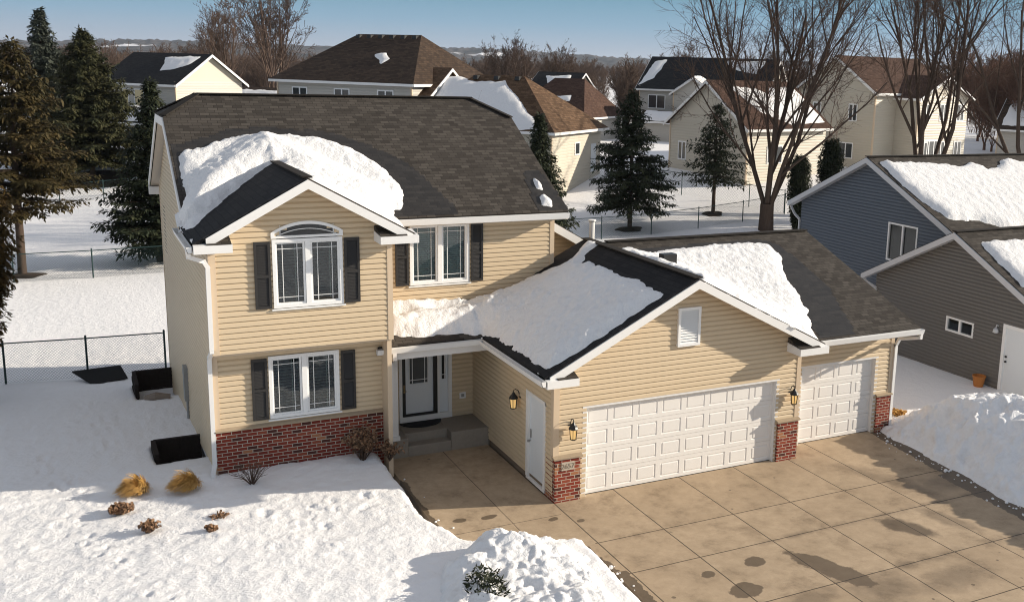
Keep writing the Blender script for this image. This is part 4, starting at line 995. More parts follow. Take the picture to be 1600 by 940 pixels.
# ------------------------------------------------------------------ blue-grey neighbour
NB=thing('neighbour_house','slate blue house with attached warm grey garage and snowy roofs right of the driveway','house',(18,5,0))
xh=16.5;hz=lambda y:6.37-.475*abs(y-9.3)
mb=MB();siding(mb,(xh,0,0),(0,1,0),(-1,0,0),[(5.45,-.6),(13.15,-.6),(13.15,hz(13.15)-.12),(9.3,6.25),(5.45,hz(5.45)-.12)],[(6.86,8.18,2.9,4.14)],.1143,.034);part('house_wall',mb,M['nblue'],NB)
mb=MB();mb.box(xh+.2,34,5.45,13.15,-.6,4.4);part('wall_core',mb,M['nblue'],NB)
rf=MB()
slab(rf,[(xh-.3,4.95,hz(4.95)),(34,4.95,hz(4.95)),(34,9.3,6.37),(xh-.3,9.3,6.37)],.07,(1,0,0),(0,1,.475))
slab(rf,[(34,13.65,hz(4.95)),(xh-.3,13.65,hz(4.95)),(xh-.3,9.303,6.37),(34,9.303,6.37)],.07,(1,0,0),(0,-1,.475));rf.bar((xh-.3,9.3,6.385),(34,9.3,6.385),.22,.03);part('house_roof',rf,M['shingle'],NB)
M['ngtrim']=paint('grey_white_trim',(.55,.56,.58),.45)
def gabletrim(x,yc,zp,sl,ya,yb,name):
    mb=MB()
    for ye in (ya,yb):
        ze=zp-sl*abs(ye-yc);mb.prism([(x,yc,zp-.03),(x,ye,ze-.03),(x,ye,ze-.22),(x,yc,zp-.22)],(.04,0,0))
        mb.prism([(x+.04,yc,zp-.2),(x+.04,ye,ze-.2),(x+.32,ye,ze-.2),(x+.32,yc,zp-.2)],(0,0,.02))
    part(name,mb,M['ngtrim'],NB)
gabletrim(xh-.34,9.3,6.37,.475,4.95,13.65,'rake_board')
part('eave_gutter',MB().box(xh-.3,34,4.83,4.96,4.10,4.26),M['ngtrim'],NB)
def nwin(x,y0,y1,z0,z1):
    mb=MB();w=.06;ym=(y0+y1)/2
    for q in ((y0,y1,z0,z0+w),(y0,y1,z1-w,z1),(y0,y0+w,z0+w,z1-w),(y1-w,y1,z0+w,z1-w),(ym-.035,ym+.035,z0+w,z1-w)): mb.box(x-.04,x+.06,*q)
    o=part('window',mb,M['vinyl'],NB);mb=MB();mb.face([(x+.02,y1-w,z0+w),(x+.02,y0+w,z0+w),(x+.02,y0+w,z1-w),(x+.02,y1-w,z1-w)]);part('pane',mb,M['glass_dark'],o)
    mb=MB();mb.box(x+.14,x+.15,y0,y1,z0,z1);part('curtain',mb,M['curtain'] if z1>2.5 else M['inside'],o)
nwin(xh,6.8,8.24,2.86,4.2)
xg=15.5;gzf=lambda y:4.55-.5*abs(y-3.95)
mb=MB();siding(mb,(xg,0,0),(0,1,0),(-1,0,0),[(.35,-.05),(7.55,-.05),(7.55,gzf(7.55)-.12),(3.95,4.43),(.35,gzf(.35)-.12)],[(3.15,4.17,1.41,1.76),(.98,1.9,-.05,2.0)],.1143,.034);part('garage_wall',mb,M['ngrey'],NB)
part('foundation',MB().box(xg+.0,xg+.1,.3,7.55,-.5,-.052),M['found'],NB)
mb=MB();mb.box(xg+.2,24,.35,.5,-.1,2.6).box(xg+.2,24,7.4,7.55,-.1,2.6);
part('garage_front_wall',MB().box(xg+.2,24,.35,.5,-.1,2.6),M['ngrey'],NB);part('garage_back_wall',MB().box(xg+.2,24,7.4,7.55,-.1,2.6),M['ngrey'],NB)
rf=MB()
slab(rf,[(xg-.3,-.1,gzf(-.1)),(24,-.1,gzf(-.1)),(24,3.95,4.55),(xg-.3,3.95,4.55)],.07,(1,0,0),(0,1,.5))
slab(rf,[(24,8.0,gzf(8)),(xg-.3,8.0,gzf(8)),(xg-.3,3.953,4.55),(24,3.953,4.55)],.07,(1,0,0),(0,-1,.5));rf.bar((xg-.3,3.95,4.565),(24,3.95,4.565),.22,.03);part('garage_roof',rf,M['shingle'],NB)
gabletrim(xg-.34,3.95,4.55,.5,-.1,8.0,'garage_rake_board')
nwin(xg,3.09,4.23,1.35,1.82)
mb=MB()
for y0,y1,z0,z1 in ((.9,1.0,-.05,2.08),(1.86,1.96,-.05,2.08),(1.0,1.86,1.98,2.08)): mb.box(xg-.04,xg+.08,y0,y1,z0,z1)
part('door_frame',mb,M['vinyl'],NB);nd=part('door',MB().box(xg+.0,xg+.05,1.0,1.86,-.03,1.98),M['doorw'],NB)
for zz in (.93,1.08): part('handle',MB().lathe((xg-.03,1.77,zz),[(.01,0),(.035,.01),(.035,.05),(.01,.06)],10),M['black'],nd)
mb=MB();mb.tube([(xg-.0,2.15,1.95),(xg-.1,2.15,2.0),(xg-.13,2.15,1.93)],.018,6).lathe((xg-.13,2.15,1.78),[(.02,.14),(.07,.1),(.09,.0),(.05,-.02)],10);part('wall_lamp',mb,M['ngtrim'],NB)
def nspout(pts):
    mb=MB()
    for a,b in zip(pts[:-1],pts[1:]): mb.bar(a,b,.08,.06,up=(0,1,0))
    part('downspout',mb,M['ngtrim'],NB)
nspout([(xg-.25,7.95,2.45),(xg-.2,7.9,2.25),(xg-.05,7.5,2.05),(xg-.05,7.5,0)])
nspout([(xh-.2,13.6,4.1),(xh-.15,13.4,3.8),(xh-.04,13.2,3.6),(xh-.04,13.2,-.5)])
mb=MB();mb.lathe((15.2,2.45,-.02),[(.13,0),(.19,.36),(.205,.36),(.205,.40),(.17,.40),(.15,.3),(.01,.3)],16);solo('flower_pot',mb,M['pot'],'orange plastic pot in the snow against the grey garage wall, left of its white door','pot',(15.2,2.45,0))
nz=lambda X,Y:6.37-.475*np.abs(Y-9.3)
roofsnow('wavy topped snow sheet on the slate blue house roof',[(16.5,8.95),(18.3,8.8),(19.97,8.55),(20.7,8.78),(21.1,8.25),(21.75,8.38),(22.6,9.0),(23.4,8.7),(24.5,8.2),(27,8.6),(33,8.5),(33,5.0),(18.7,5.0),(17.9,5.5),(16.7,5.65),(16.45,6.4),(16.32,7.58)],nz,.18,.09,seed=21)
gnz=lambda X,Y:4.55-.5*np.abs(Y-3.95)
roofsnow('snow sheet on the lower grey garage roof beside the slate blue house',[(15.75,3.45),(17.5,3.3),(20,3.4),(23,3.5),(23,.1),(15.6,.1),(15.55,1.5),(15.55,2.5)],gnz,.18,.09,seed=25)

# ------------------------------------------------------------------ houses further back
def bghouse(label,org,deg,blocks,name='house'):
    t=thing(name,label,'house',org,R_(deg),'houses beyond the back yards')
    for B in blocks: B(t)
    return t
def b_box(x0,x1,y0,y1,z0,z1,mat='bgbeige'):
    def f(t):
        mb=MB();
        for P0,sd,nd,L in (((x0,y0,0),(1,0,0),(0,-1,0),x1-x0),((x1,y0,0),(0,1,0),(1,0,0),y1-y0),((x0,y1,0),(0,-1,0),(-1,0,0),y1-y0),((x1,y1,0),(-1,0,0),(0,1,0),x1-x0)):
            siding(mb,P0,sd,nd,[(0,z0),(L,z0),(L,z1),(0,z1)],(),.2,.03)
        mb.face([(x0,y0,z1),(x1,y0,z1),(x1,y1,z1),(x0,y1,z1)])
        lpart('wall',mb,M[mat],t)
        for x,y in ((x0,y0),(x1,y0)): lpart('corner_trim',MB().box(x-.06,x+.06,y-.06,y+.06,z0,z1-.02),M['trim'],t)
    return f
def b_gable(x0,x1,y0,y1,z,rise,ax,mat,wall='bgbeige',oh=.4):
    """gable roof; ax='x': ridge along x, ax='y': ridge along y"""
    def f(t):
        r=MB();w=MB();tr=MB()
        if ax=='x':
            yc=(y0+y1)/2;sl=rise/((y1-y0)/2);ze=z-sl*oh;zr=z+rise
            slab(r,[(x0-oh,y0-oh,ze),(x1+oh,y0-oh,ze),(x1+oh,yc,zr),(x0-oh,yc,zr)],.1,(1,0,0),(0,1,sl));slab(r,[(x1+oh,y1+oh,ze),(x0-oh,y1+oh,ze),(x0-oh,yc+.003,zr),(x1+oh,yc+.003,zr)],.1,(1,0,0),(0,-1,sl))
            for x,s in ((x0,1),(x1,-1)): w=MB();w.prism([(x,y0,z),(x,y1,z),(x,yc,zr-.1)],(.1*s,0,0));lpart('gable_wall',w,M[wall],t)
            for x in (x0-oh-.05,x1+oh):
                for ye in (y0-oh,y1+oh): tr.prism([(x,yc,zr-.03),(x,ye,ze-.03),(x,ye,ze-.25),(x,yc,zr-.25)],(.05,0,0))
            tr.box(x0-oh,x1+oh,y0-oh-.06,y0-oh,ze-.2,ze-.02)
        else:
            xc=(x0+x1)/2;sl=rise/((x1-x0)/2);ze=z-sl*oh;zr=z+rise
            slab(r,[(x0-oh,y0-oh,ze),(xc,y0-oh,zr),(xc,y1+oh,zr),(x0-oh,y1+oh,ze)],.1,(0,1,0),(1,0,sl));slab(r,[(x1+oh,y1+oh,ze),(xc+.003,y1+oh,zr),(xc+.003,y0-oh,zr),(x1+oh,y0-oh,ze)],.1,(0,1,0),(-1,0,sl))
            for y,s in ((y0,1),(y1,-1)): w=MB();w.prism([(x0,y,z),(x1,y,z),(xc,y,zr-.1)],(0,.1*s,0));lpart('gable_wall',w,M[wall],t)
            for xe in (x0-oh,x1+oh): tr.prism([(xc,y0-oh-.05,zr-.03),(xe,y0-oh-.05,ze-.03),(xe,y0-oh-.05,ze-.25),(xc,y0-oh-.05,zr-.25)],(0,.05,0))
            tr.box(x1+oh,x1+oh+.06,y0-oh,y1+oh,ze-.2,ze-.02)
        lpart('roof',r,M[mat],t);lpart('fascia',tr,M['white'],t)
    return f
def b_hip(x0,x1,y0,y1,z,rise,ia,ib,mat,oh=.45,vents=0):
    def f(t):
        a,b,c,d=x0-oh,x1+oh,y0-oh,y1+oh;yc=(y0+y1)/2;ze=z-.15;zr=z+rise;sl=(zr-ze)/(yc-c);r=MB()
        slab(r,[(a,c,ze),(b,c,ze),(b-ib,yc,zr),(a+ia,yc,zr)],.1,(1,0,0),(0,1,sl));slab(r,[(b,d,ze),(a,d,ze),(a+ia,yc,zr),(b-ib,yc,zr)],.1,(1,0,0),(0,-1,sl))
        slab(r,[(b,c,ze),(b,d,ze),(b-ib,yc,zr)],.1,(0,1,0),(-1,0,(zr-ze)/ib));slab(r,[(a,d,ze),(a,c,ze),(a+ia,yc,zr)],.1,(0,1,0),(1,0,(zr-ze)/ia))
        lpart('roof',r,M[mat],t);tr=MB();tr.box(a,b,c-.05,c,ze-.2,ze-.02);tr.box(b,b+.05,c,d,ze-.2,ze-.02);lpart('fascia',tr,M['white'],t)
        for k in range(vents):
            v=MB();x=a+ia+.3+(b-ib-a-ia-.6)*k/max(1,vents-1);v.prism([(x-.18,yc-.55,zr-.32),(x+.18,yc-.55,zr-.32),(x+.16,yc-.5,zr-.05),(x-.16,yc-.5,zr-.05)],(0,.4,0));lpart('roof_vent',v,M['black'],t)
    return f
def b_win(x,z,w,h,face='f',at=0,mat='glass_dark',n=2):
    def f(t):
        fr=MB();p=MB();L=(lambda u0,u1,o0,o1,a,b:fr.box(u0,u1,at-o1,at-o0,a,b)) if face=='f' else (lambda u0,u1,o0,o1,a,b:fr.box(at+o0,at+o1,u0,u1,a,b))
        for u0,u1,a,b in ((x,x+w,z,z+.09),(x,x+w,z+h-.09,z+h),(x,x+.08,z+.09,z+h-.09),(x+w-.08,x+w,z+.09,z+h-.09))+tuple((x+w*k/n-.05,x+w*k/n+.05,z+.09,z+h-.09) for k in range(1,n)): L(u0,u1,0,.06,a,b)
        o=lpart('window',fr,M['vinyl'],t)
        if face=='f': p.box(x+.05,x+w-.05,at-.035,at-.031,z+.05,z+h-.05)
        else: p.box(at+.031,at+.035,x+.05,x+w-.05,z+.05,z+h-.05)
        q=lpart('pane',p,M[mat],t);q.parent=o
    return f
def b_dish(x,y,z):
    def f(t): lpart('satellite_dish',MB().lathe((x,y,z),[(.02,0),(.3,.08),(.42,.2),(.40,.2),(.28,.1),(.02,.04)],12).tube([(x,y,z),(x+.2,y+.2,z-.5)],.03,6),M['grey'],t)
    return f
M['bgpane']=paint('dark_pane',(.035,.04,.045),.12,.02,.6)
M['bglit']=paint('yellow_pane',(.62,.50,.26),.2,.02,.6)
def b_door(x,z,w,h,at):
    def f(t): lpart('door',MB().box(at,at+.05,x,x+w,z,z+h),M['doorw'],t)
    return f
gA=2.0
bghouse('large beige house with dark hip roof and snowy garage wing behind the main roof',(4.98,61.93,gA),-50.6,
 [b_box(.9,12.4,0,11,-.8,5.9,'bggrey'),b_hip(.9,12.4,0,11,5.9,3.3,3.6,3.2,'shingle_umber',vents=6)]
 +[b_win(x,4.0,1.35,1.25,mat='bgpane') for x in (2.2,5.9,9.6)]
 +[b_box(13.6,23.4,-.4+.0,7.6,-1.2,3.15,'bgbeige'),b_hip(12.6,23.4,-.4,7.6,3.15,3.35,3.2,4.6,'shingle_brown',vents=3),
   b_win(3.2,1.25,.8,.9,'r',23.4,'bgpane',1),b_door(5.9,-.1,.85,2.0,23.4),
   b_box(12.0,13.0,.5,6.9,2.6,4.8,'bgbeige'),b_gable(9.0,13.0,.5,6.9,4.8,2.1,'x','shingle_brown')])
bghouse('two-storey house with a black roof and cream gable left of the big hip roof',(-5.2,81,1.9),-50.6,
 [b_box(0,8,0,7.6,-.5,5.2,'bggrey'),b_gable(0,8,0,7.6,5.2,2.3,'x','shingle_dark'),b_win(2.2,3.0,.7,1.5,mat='bglit',n=1),b_win(3.5,3.0,1.1,1.5,mat='bglit',n=1),
  b_box(2.5,9.2,-3.2,0,-.5,2.2,'bggrey'),b_gable(2.5,9.2,-3.2,.1,2.2,1.0,'x','shingle_dark'),b_win(4,0,1.1,1.6,at=-3.2,mat='bgpane'),b_win(6.2,0,1.1,1.6,at=-3.2,mat='bgpane')])
bghouse('low house with a long snow covered roof between the black roof and the hip roof',(1.4,88.6,1.8),-50.6,[b_box(0,14,0,8,-.5,2.7,'bggrey'),b_gable(0,14,0,8,2.7,2.0,'x','shingle_umber')])
bghouse('single-storey cream house with a steep snowy brown gable roof behind the two right spruces',(32.27,49.77,2.2),-80,
 [b_box(0,8.3,0,8.2,-.8,3.4,'bgbeige'),b_gable(0,8.3,0,8.2,3.4,3.0,'y','shingle_red'),b_win(1.0,.4,.9,1.4,mat='bgpane'),b_win(2.0,.6,1.6,1.3,'r',8.3,'bgpane')])
bghouse('tall two-storey cream house with a red-brown roof behind the big bare tree',(46.4,52.4,2.2),-80,
 [b_box(0,8,0,10,-.8,6.0,'bgbeige'),b_gable(0,8,0,10,6.0,2.6,'y','shingle_red'),b_box(1.2,10.2,2.6,9.2,-.8,5.6,'bgbeige'),b_gable(1.2,10.2,2.6,9.2,5.6,1.6,'x','shingle_red'),
  b_box(-7,0,.5,7,-.8,2.9,'bgbeige'),b_gable(-7,0,.5,7,2.9,1.9,'x','shingle_red')]
 +[b_win(y,z,1.0,1.4,'r',10.2,'bgpane',2) for y in (3.1,5.4,7.7) for z in (.6,3.6)]+[b_win(3.6,.1,2.0,2.0,'r',10.22,'bgpane',3),b_win(5.4,3.4,.9,1.4,mat='bgpane'),b_win(1.6,3.4,.9,1.4,mat='bgpane'),b_win(4.6,.4,1.5,1.3,mat='bgpane')])
bghouse('distant black roofed house with a snowy front gable above the spruces',(47.2,81.6,1.9),-50.6,
 [b_box(0,14,0,9,-.5,5.6,'bggrey'),b_gable(0,14,0,9,5.6,3.2,'x','shingle_dark'),b_box(4.5,9.0,-1.6,0,-.5,5.2,'bggrey'),b_gable(4.5,9.0,-1.6,2.4,5.2,1.5,'y','shingle_dark','bggrey'),b_win(1.0,3.2,2.0,1.5,mat='bgpane'),
  b_box(2,12,-4.5,-1.7,-.5,2.3,'bggrey'),b_gable(2,12,-4.5,-1.5,2.3,.8,'x','shingle_umber')])
bghouse('distant brown hip roofed house with a satellite dish right of the snowy garage roof',(31.6,80.5,1.9),-50.6,[b_box(0,8,0,10,-.5,2.6,'bggrey'),b_hip(0,8,0,10,2.6,3.6,3.0,2.5,'shingle_red'),b_win(3,1.2,1.4,1.2,mat='bgpane'),b_dish(5.5,.8,3.9)])
bghouse('distant dark roofed house with a snow patch just behind the snowy garage ridge',(44,106,1.5),-50.6,[b_box(0,6,0,9,-.5,4.4,'bggrey'),b_gable(0,6,0,9,4.4,2.7,'x','shingle_dark')])
bghouse('distant pale house with a snowy roof right of the tall cream house',(70,52,1.5),-60,[b_box(0,12,0,9,-.5,3.4,'bggrey'),b_gable(0,12,0,9,3.4,2.6,'x','shingle_umber'),b_win(3,1,1.5,1.2,mat='bgpane')])
# snow on those roofs, written in each house's own slope
def bgsnow(label,org,deg,outline,zf,thick=.16,seed=0,res=.16):
    """outline in the house's own floor coordinates"""
    c,s=math.cos(R_(deg)),math.sin(R_(deg));P=np.array(outline);x0,y0=P.min(0)-.2;x1,y1=P.max(0)+.2
    X,Y=np.meshgrid(np.arange(x0,x1,res),np.arange(y0,y1,res));D=sdf(X,Y,outline)+.18*fbm(X/.8,Y/.8,3,seed)
    Z=zf(X,Y)+thick*(1-np.exp(-np.maximum(D,0)/.25))+np.minimum(D,0)*.7+np.clip(D/.3,0,1)*.05*fbm(X/.45,Y/.45,3,seed+3)
    WX=org[0]+c*X-s*Y;WY=org[1]+s*X+c*Y;o=(float(WX.mean()),float(WY.mean()),org[2])
    me=gridmesh('roof_snow',WX,WY,Z+org[2],D>-.15,o);return solo('roof_snow',None,M['roofsnow'],label,'roof snow',o,me=me,group='snow left on the roofs')
zB=lambda X,Y:3.0+(3.35+.15)/4.45*(Y+.85)
bgsnow('big snow slab covering the shaded slope of the beige garage wing',(4.98,61.93,gA),-50.6,[(12.9,3.2),(14,3.3),(16,3.0),(18.0,3.15),(18.9,2.3),(20.6,1.0),(22.6,-.35),(22.9,-.7),(13.0,-.7)],zB,.22,1)
bgsnow('small snow scrap high on the dark brown hip roof',(4.98,61.93,gA),-50.6,[(7.3,2.9),(8.2,3.2),(8.9,2.4),(8.7,1.8),(8.2,2.2)],lambda X,Y:5.75+3.45/5.95*(Y+.45),.15,2,.1)
bgsnow('snow patch near the ridge of the black roof on the left',(-5.2,81,1.9),-50.6,[(3.6,3.3),(7.6,3.4),(7.4,2.4),(6.2,1.6),(5.0,1.4),(4.4,2.4)],lambda X,Y:5.2+2.3/3.8*Y,.15,3)
bgsnow('snow on the low porch roof of the black roofed house on the left',(-5.2,81,1.9),-50.6,[(2.3,-3.4),(9.4,-3.4),(9.4,-1.6),(2.3,-1.6)],lambda X,Y:2.2+1.0/1.65*(Y+3.2),.3,4)
bgsnow('long band of rough snow on the low roof between the two dark roofs',(1.4,88.6,1.8),-50.6,[(2.2,3.4),(13.8,3.5),(14.1,-.2),(3,-.2)],lambda X,Y:2.7+2.0/4*Y,.25,5)
bgsnow('sunlit snow on the right slope of the steep brown gable behind the spruces',(32.27,49.77,2.2),-80,[(4.6,1.2),(4.9,4.0),(5.6,4.8),(4.8,5.6),(4.7,8.2),(8.2,8.3),(8.4,4.5),(7.2,2.4)],lambda X,Y:3.4+3.0-3.0/4.15*np.abs(X-4.15),.2,6)
bgsnow('snow on the low wing of the tall cream house',(46.4,52.4,2.2),-80,[(-7,.6),(-.5,.6),(-.5,3.3),(-7,3.4)],lambda X,Y:2.9+1.9/3.25*(Y-.5),.2,7)
bgsnow('snow patch on the distant black roof, left end',(47.2,81.6,1.9),-50.6,[(.2,3.8),(1.6,4.0),(1.2,1.2),(-.2,.2)],lambda X,Y:5.6+3.2/4.5*Y,.18,8)
bgsnow('snow patch on the distant black roof, right of its front gable',(47.2,81.6,1.9),-50.6,[(8.2,4.1),(13.0,4.2),(12.4,2.2),(10.2,2.6)],lambda X,Y:5.6+3.2/4.5*Y,.18,9)
bgsnow('snow cap on the front gable of the distant black roofed house',(47.2,81.6,1.9),-50.6,[(4.2,-1.9),(9.3,-1.9),(9.3,.5),(7,1.2),(4.2,.5)],lambda X,Y:5.2+1.5-1.5/2.25*np.abs(X-6.75),.16,10)
bgsnow('snow on the low front roof of the distant black roofed house',(47.2,81.6,1.9),-50.6,[(2,-4.8),(12,-4.8),(12,-3.0),(2,-3.0)],lambda X,Y:2.3+.8/1.5*(Y+4.5),.2,11)
bgsnow('small snow scrap on the distant brown hip roof',(31.6,80.5,1.9),-50.6,[(4,2.4),(5.6,2.6),(5.8,1.8),(4.4,1.7)],lambda X,Y:2.45+3.75/5.45*(Y+.45),.15,12)
bgsnow('snow patch on the distant dark roof behind the snowy garage ridge',(44,106,1.5),-50.6,[(1.2,3.6),(4.6,3.9),(5.0,2.2),(2.2,1.9)],lambda X,Y:4.4+2.7/4.5*Y,.18,15)
bgsnow('snow roof of the distant pale house on the far right',(70,52,1.5),-60,[(.2,.2),(11.8,.2),(11.8,4.2),(.2,4.2)],lambda X,Y:3.4+2.6/4.5*Y,.2,13)

# ------------------------------------------------------------------ trees
def bare_tree(seed,H,r0,stems,spread,levels=4,den=1.0,thin=.011,up=.25,fork=.12,lo=.25):
    R=random.Random(seed);T=MB();Cn=MB()
    def rv(): return Vector((R.gauss(0,1),R.gauss(0,1),R.gauss(0,1)))
    def grow(p,d,L,r,lv):
        n=6 if lv==0 else (5 if lv==1 else (4 if lv==2 else 3))
        pts=[p.copy()];rad=[r];cur=p.copy();dd=d.copy()
        end=r*.35 if lv<3 else r*.4
        for i in range(n):
            dd=(dd+rv()*(.07 if lv<2 else .13)+Vector((0,0,up*(.25 if lv<2 else .18)))).normalized()
            cur=cur+dd*(L/n);pts.append(cur.copy());rad.append(max(thin*.45,r+(end-r)*(i+1)/n))
        (T if lv<2 else Cn).tube(pts,rad,8 if lv==0 else 6 if lv==1 else 4 if lv==2 else 3,False)
        if lv>=levels: return
        k=int({0:11,1:9,2:7,3:5}[lv]*den*R.uniform(.8,1.2))
        for j in range(k):
            f=R.uniform(lo if lv==0 else .18,1.0);x=f*n;i=min(n-1,int(x));q=pts[i].lerp(pts[i+1],x-i)
            bd=(pts[i+1]-pts[i]).normalized();sd=rv();sd=(sd-bd*sd.dot(bd)).normalized()
            a=R.uniform(.25,.65) if lv==0 else R.uniform(.3,.8) if lv<2 else R.uniform(.4,1.0)
            nd=(bd*math.cos(a)+sd*math.sin(a)).normalized()
            rr=max(thin,(rad[i]+(rad[i+1]-rad[i])*(x-i))*(R.uniform(.5,.8) if lv==0 else R.uniform(.38,.6)))
            grow(q,nd,L*(R.uniform(.45,.75) if lv==0 else R.uniform(.34,.62))*(1.12-.55*f),rr,lv+1)
    base=Vector((0,0,-.3));f0=Vector((0,0,fork*H))
    T.tube([base,base+Vector((0,0,.35)),f0*.6,f0],[r0*1.35,r0*1.05,r0*.95,r0*.92],10,False)
    for s in range(stems):
        a=6.283*(s+R.uniform(-.25,.25))/stems;tl=R.uniform(.5,1)*spread
        d=Vector((math.cos(a)*tl,math.sin(a)*tl,1)).normalized()
        grow(f0+Vector((math.cos(a),math.sin(a),0))*r0*.3-Vector((0,0,R.uniform(0,fork*H*.3))),d,H*(1-fork)*R.uniform(.8,1.05),r0*R.uniform(.30,.46),0)
    return T,Cn
def plant_bare(label,x,y,z,T,Cn,mt,mc,group=None,rz=0,sc=1,name='bare_tree'):
    t=thing(name,label,'tree',(x,y,z),rz,group);t.scale=(sc,)*3
    lpart('trunk',T,M[mt],t,True);lpart('crown',Cn,M[mc],t);return t
def conifer(seed,H,Rb,gap,dens,droop=.25,top=.03,lean=0,prof=1.0,fl=.30,thick=1.0,round_=False):
    R=random.Random(seed);T=MB();F=MB()
    T.tube([(0,0,-.3),(lean*.3,0,H*.5),(lean,0,H*.97)],[H*.016+.02,H*.010+.02,.012],8,False)
    z=gap
    while z<H*.985:
        f=(z-gap)/(H-gap)
        L=Rb*((1-f)**prof*(1 if f>.12 else .72+2.3*f)) if not round_ else Rb*math.sqrt(max(0.02,1-(2*f-1)**2))*(1.0 if f<.55 else 1.15-f*.3)
        nb=max(4,int((7+5*(1-f))*dens))
        for b in range(nb):
            a=R.uniform(0,6.283);Lb=(L+top)*R.uniform(.6,1.18);d=Vector((math.cos(a),math.sin(a),0));sd=Vector((-d.y,d.x,0))
            rise=.30*f+(.05 if not round_ else .9)
            pt=lambda k:Vector((lean*z/H,0,z))+d*(Lb*k)+Vector((0,0,Lb*(rise*k-droop*k*k*(1-f*.6)+.10*k**4)))
            T.tube([pt(0),pt(.5),pt(.95)],[.012+.012*Lb,.010,.004],3,False) if Lb>.5 else None
            m=max(3,int(Lb*8.0*thick))
            for j in range(m):
                k=(.12+.88*(j+R.random())/m);c=pt(k);w=(.10+.34*Lb*(1-k)**.8*(.35+k))*.85+.06
                for s in (-1,1,0):
                    q=c+sd*((s or R.uniform(-.3,.3))*w*R.uniform(.5,1.1))+d*(w*.5)+Vector((0,0,R.uniform(-.16,.08)-.14*w+(R.uniform(-.3,.22) if s==0 else 0)*min(.8,.3+w)))
                    ax=(q-c);nn=max(1,int(ax.length/fl*2.2))
                    for e in range(nn+1):
                        o=c.lerp(q,(e+R.random())/(nn+1));u=(ax.normalized()+Vector((R.uniform(-.5,.5),R.uniform(-.5,.5),R.uniform(-.55,.35)))).normalized()
                        v=u.cross(Vector((R.uniform(-.4,.4),R.uniform(-.4,.4),1))).normalized();l=fl*R.uniform(.6,1.25);ww=l*.21
                        F.face([o-v*ww*.5,o+u*l*.45-v*ww,o+u*l,o+u*l*.45+v*ww])
        z+=(.14+.17*(1-f))*H/9
    return T,F
def plant_con(label,x,y,z,T,F,mf,name,group=None,rz=0,sc=1,mulch=0):
    t=thing(name,label,'tree',(x,y,z),rz,group);t.scale=(sc,)*3
    lpart('trunk',T,M['bark'],t,True);lpart('crown',F,M[mf],t)
    return t
def mulch(x,y,r,label):
    z=gz(x,y);mb=MB();n=22
    ring=[(x+r*(1+.12*math.sin(3*a)+.08*math.sin(5*a+1))*math.cos(a),y+r*.8*(1+.1*math.sin(4*a))*math.sin(a)) for a in [6.283*i/n for i in range(n)]]
    for i in range(n):
        a=ring[i];b=ring[(i+1)%n];mb.face([(x,y,z+.16),(a[0],a[1],gz(*a)+.02),(b[0],b[1],gz(*b)+.02)])
    solo('mulch_ring',mb,M['mulch'],label,'mulch',(x,y,z),group='bare mulch rings under the trees')
G1='evergreens behind the house'
Tp,Fp=conifer(1,10.4,3.2,3.0,.8,.22,fl=.24,prof=.75,lean=.3)
plant_con('tall brownish pine at the left edge with bare lower trunk, behind the back fence',-10.6,33.4,gz(-10.6,33.4),Tp,Fp,'pine','pine_tree',G1)
mulch(-10.6,33.4,.9,'dark mulch ring at the foot of the tall brownish pine on the left')
T,F=conifer(2,9.6,3.3,.6,1.0,.2,fl=.30);plant_con('blue-green spruce behind the bushy dark spruce on the left',-9.4,66,gz(-9.4,66),T,F,'blue','spruce_tree',G1,sc=1.12)
T,F=conifer(3,9.9,4.3,1.1,1.3,.2,fl=.30,prof=.85);plant_con('broad bushy dark green spruce with its trunk in a mulch bed, left of the house',-6.9,61,gz(-6.9,61),T,F,'sprucemid','spruce_tree',G1)
for dx in range(1): mulch(-6.6,60.4,2.6,'wide mulch bed under the broad bushy spruce on the left')
T,F=conifer(4,9.0,3.0,.7,1.1,.2,fl=.25);plant_con('dark spruce rising just behind the left end of the main house',-4.9,35,gz(-4.9,35),T,F,'sprucedark','spruce_tree',G1,sc=.97)
T,F=conifer(5,7.4,2.2,.4,1.15,.2,fl=.22);plant_con('narrow dark spruce behind the right slope of the main roof',12.5,29.5,gz(12.5,29.5),T,F,'sprucedark','spruce_tree',G1,sc=1.02)
T,F=conifer(6,8.4,3.1,1.5,.85,.28,fl=.22,prof=.8);plant_con('dark layered spruce standing in a mulch ring behind the right back fence',21.5,36.2,gz(21.5,36.2),T,F,'sprucedark','spruce_tree',G1)
mulch(21.5,36.2,.85,'dark mulch ring under the layered spruce behind the right fence')
T,F=conifer(7,7.2,2.6,2.2,.6,.25,fl=.2,prof=.8,thick=.75);plant_con('thin see-through spruce with a slim trunk between the layered spruce and the big bare tree',28.2,37.2,gz(28.2,37.2),T,F,'sprucedark','spruce_tree',G1)
mulch(28.2,37.2,.7,'dark mulch ring under the thin see-through spruce')
T,F=conifer(8,4.6,.62,.1,1.6,-.2,fl=.17,round_=True,thick=1.2)
ar=plant_con('slim dark arborvitae directly right of the big bare tree',31.0,32.0,gz(31,32),T,F,'sprucedark','arborvitae',G1)
copy_tree(ar,'second slim dark arborvitae, further right beside the slate blue house',(34.2,33.0,gz(34.2,33)),1.2,1.12)
T,F=conifer(9,5.6,1.3,.2,2.2,-.2,fl=.15,round_=True,thick=1.6);plant_con('brownish green arborvitae cut off by the left edge',-11.45,13.6,gz(-11.45,13.6),T,F,'arbor','arborvitae',G1)

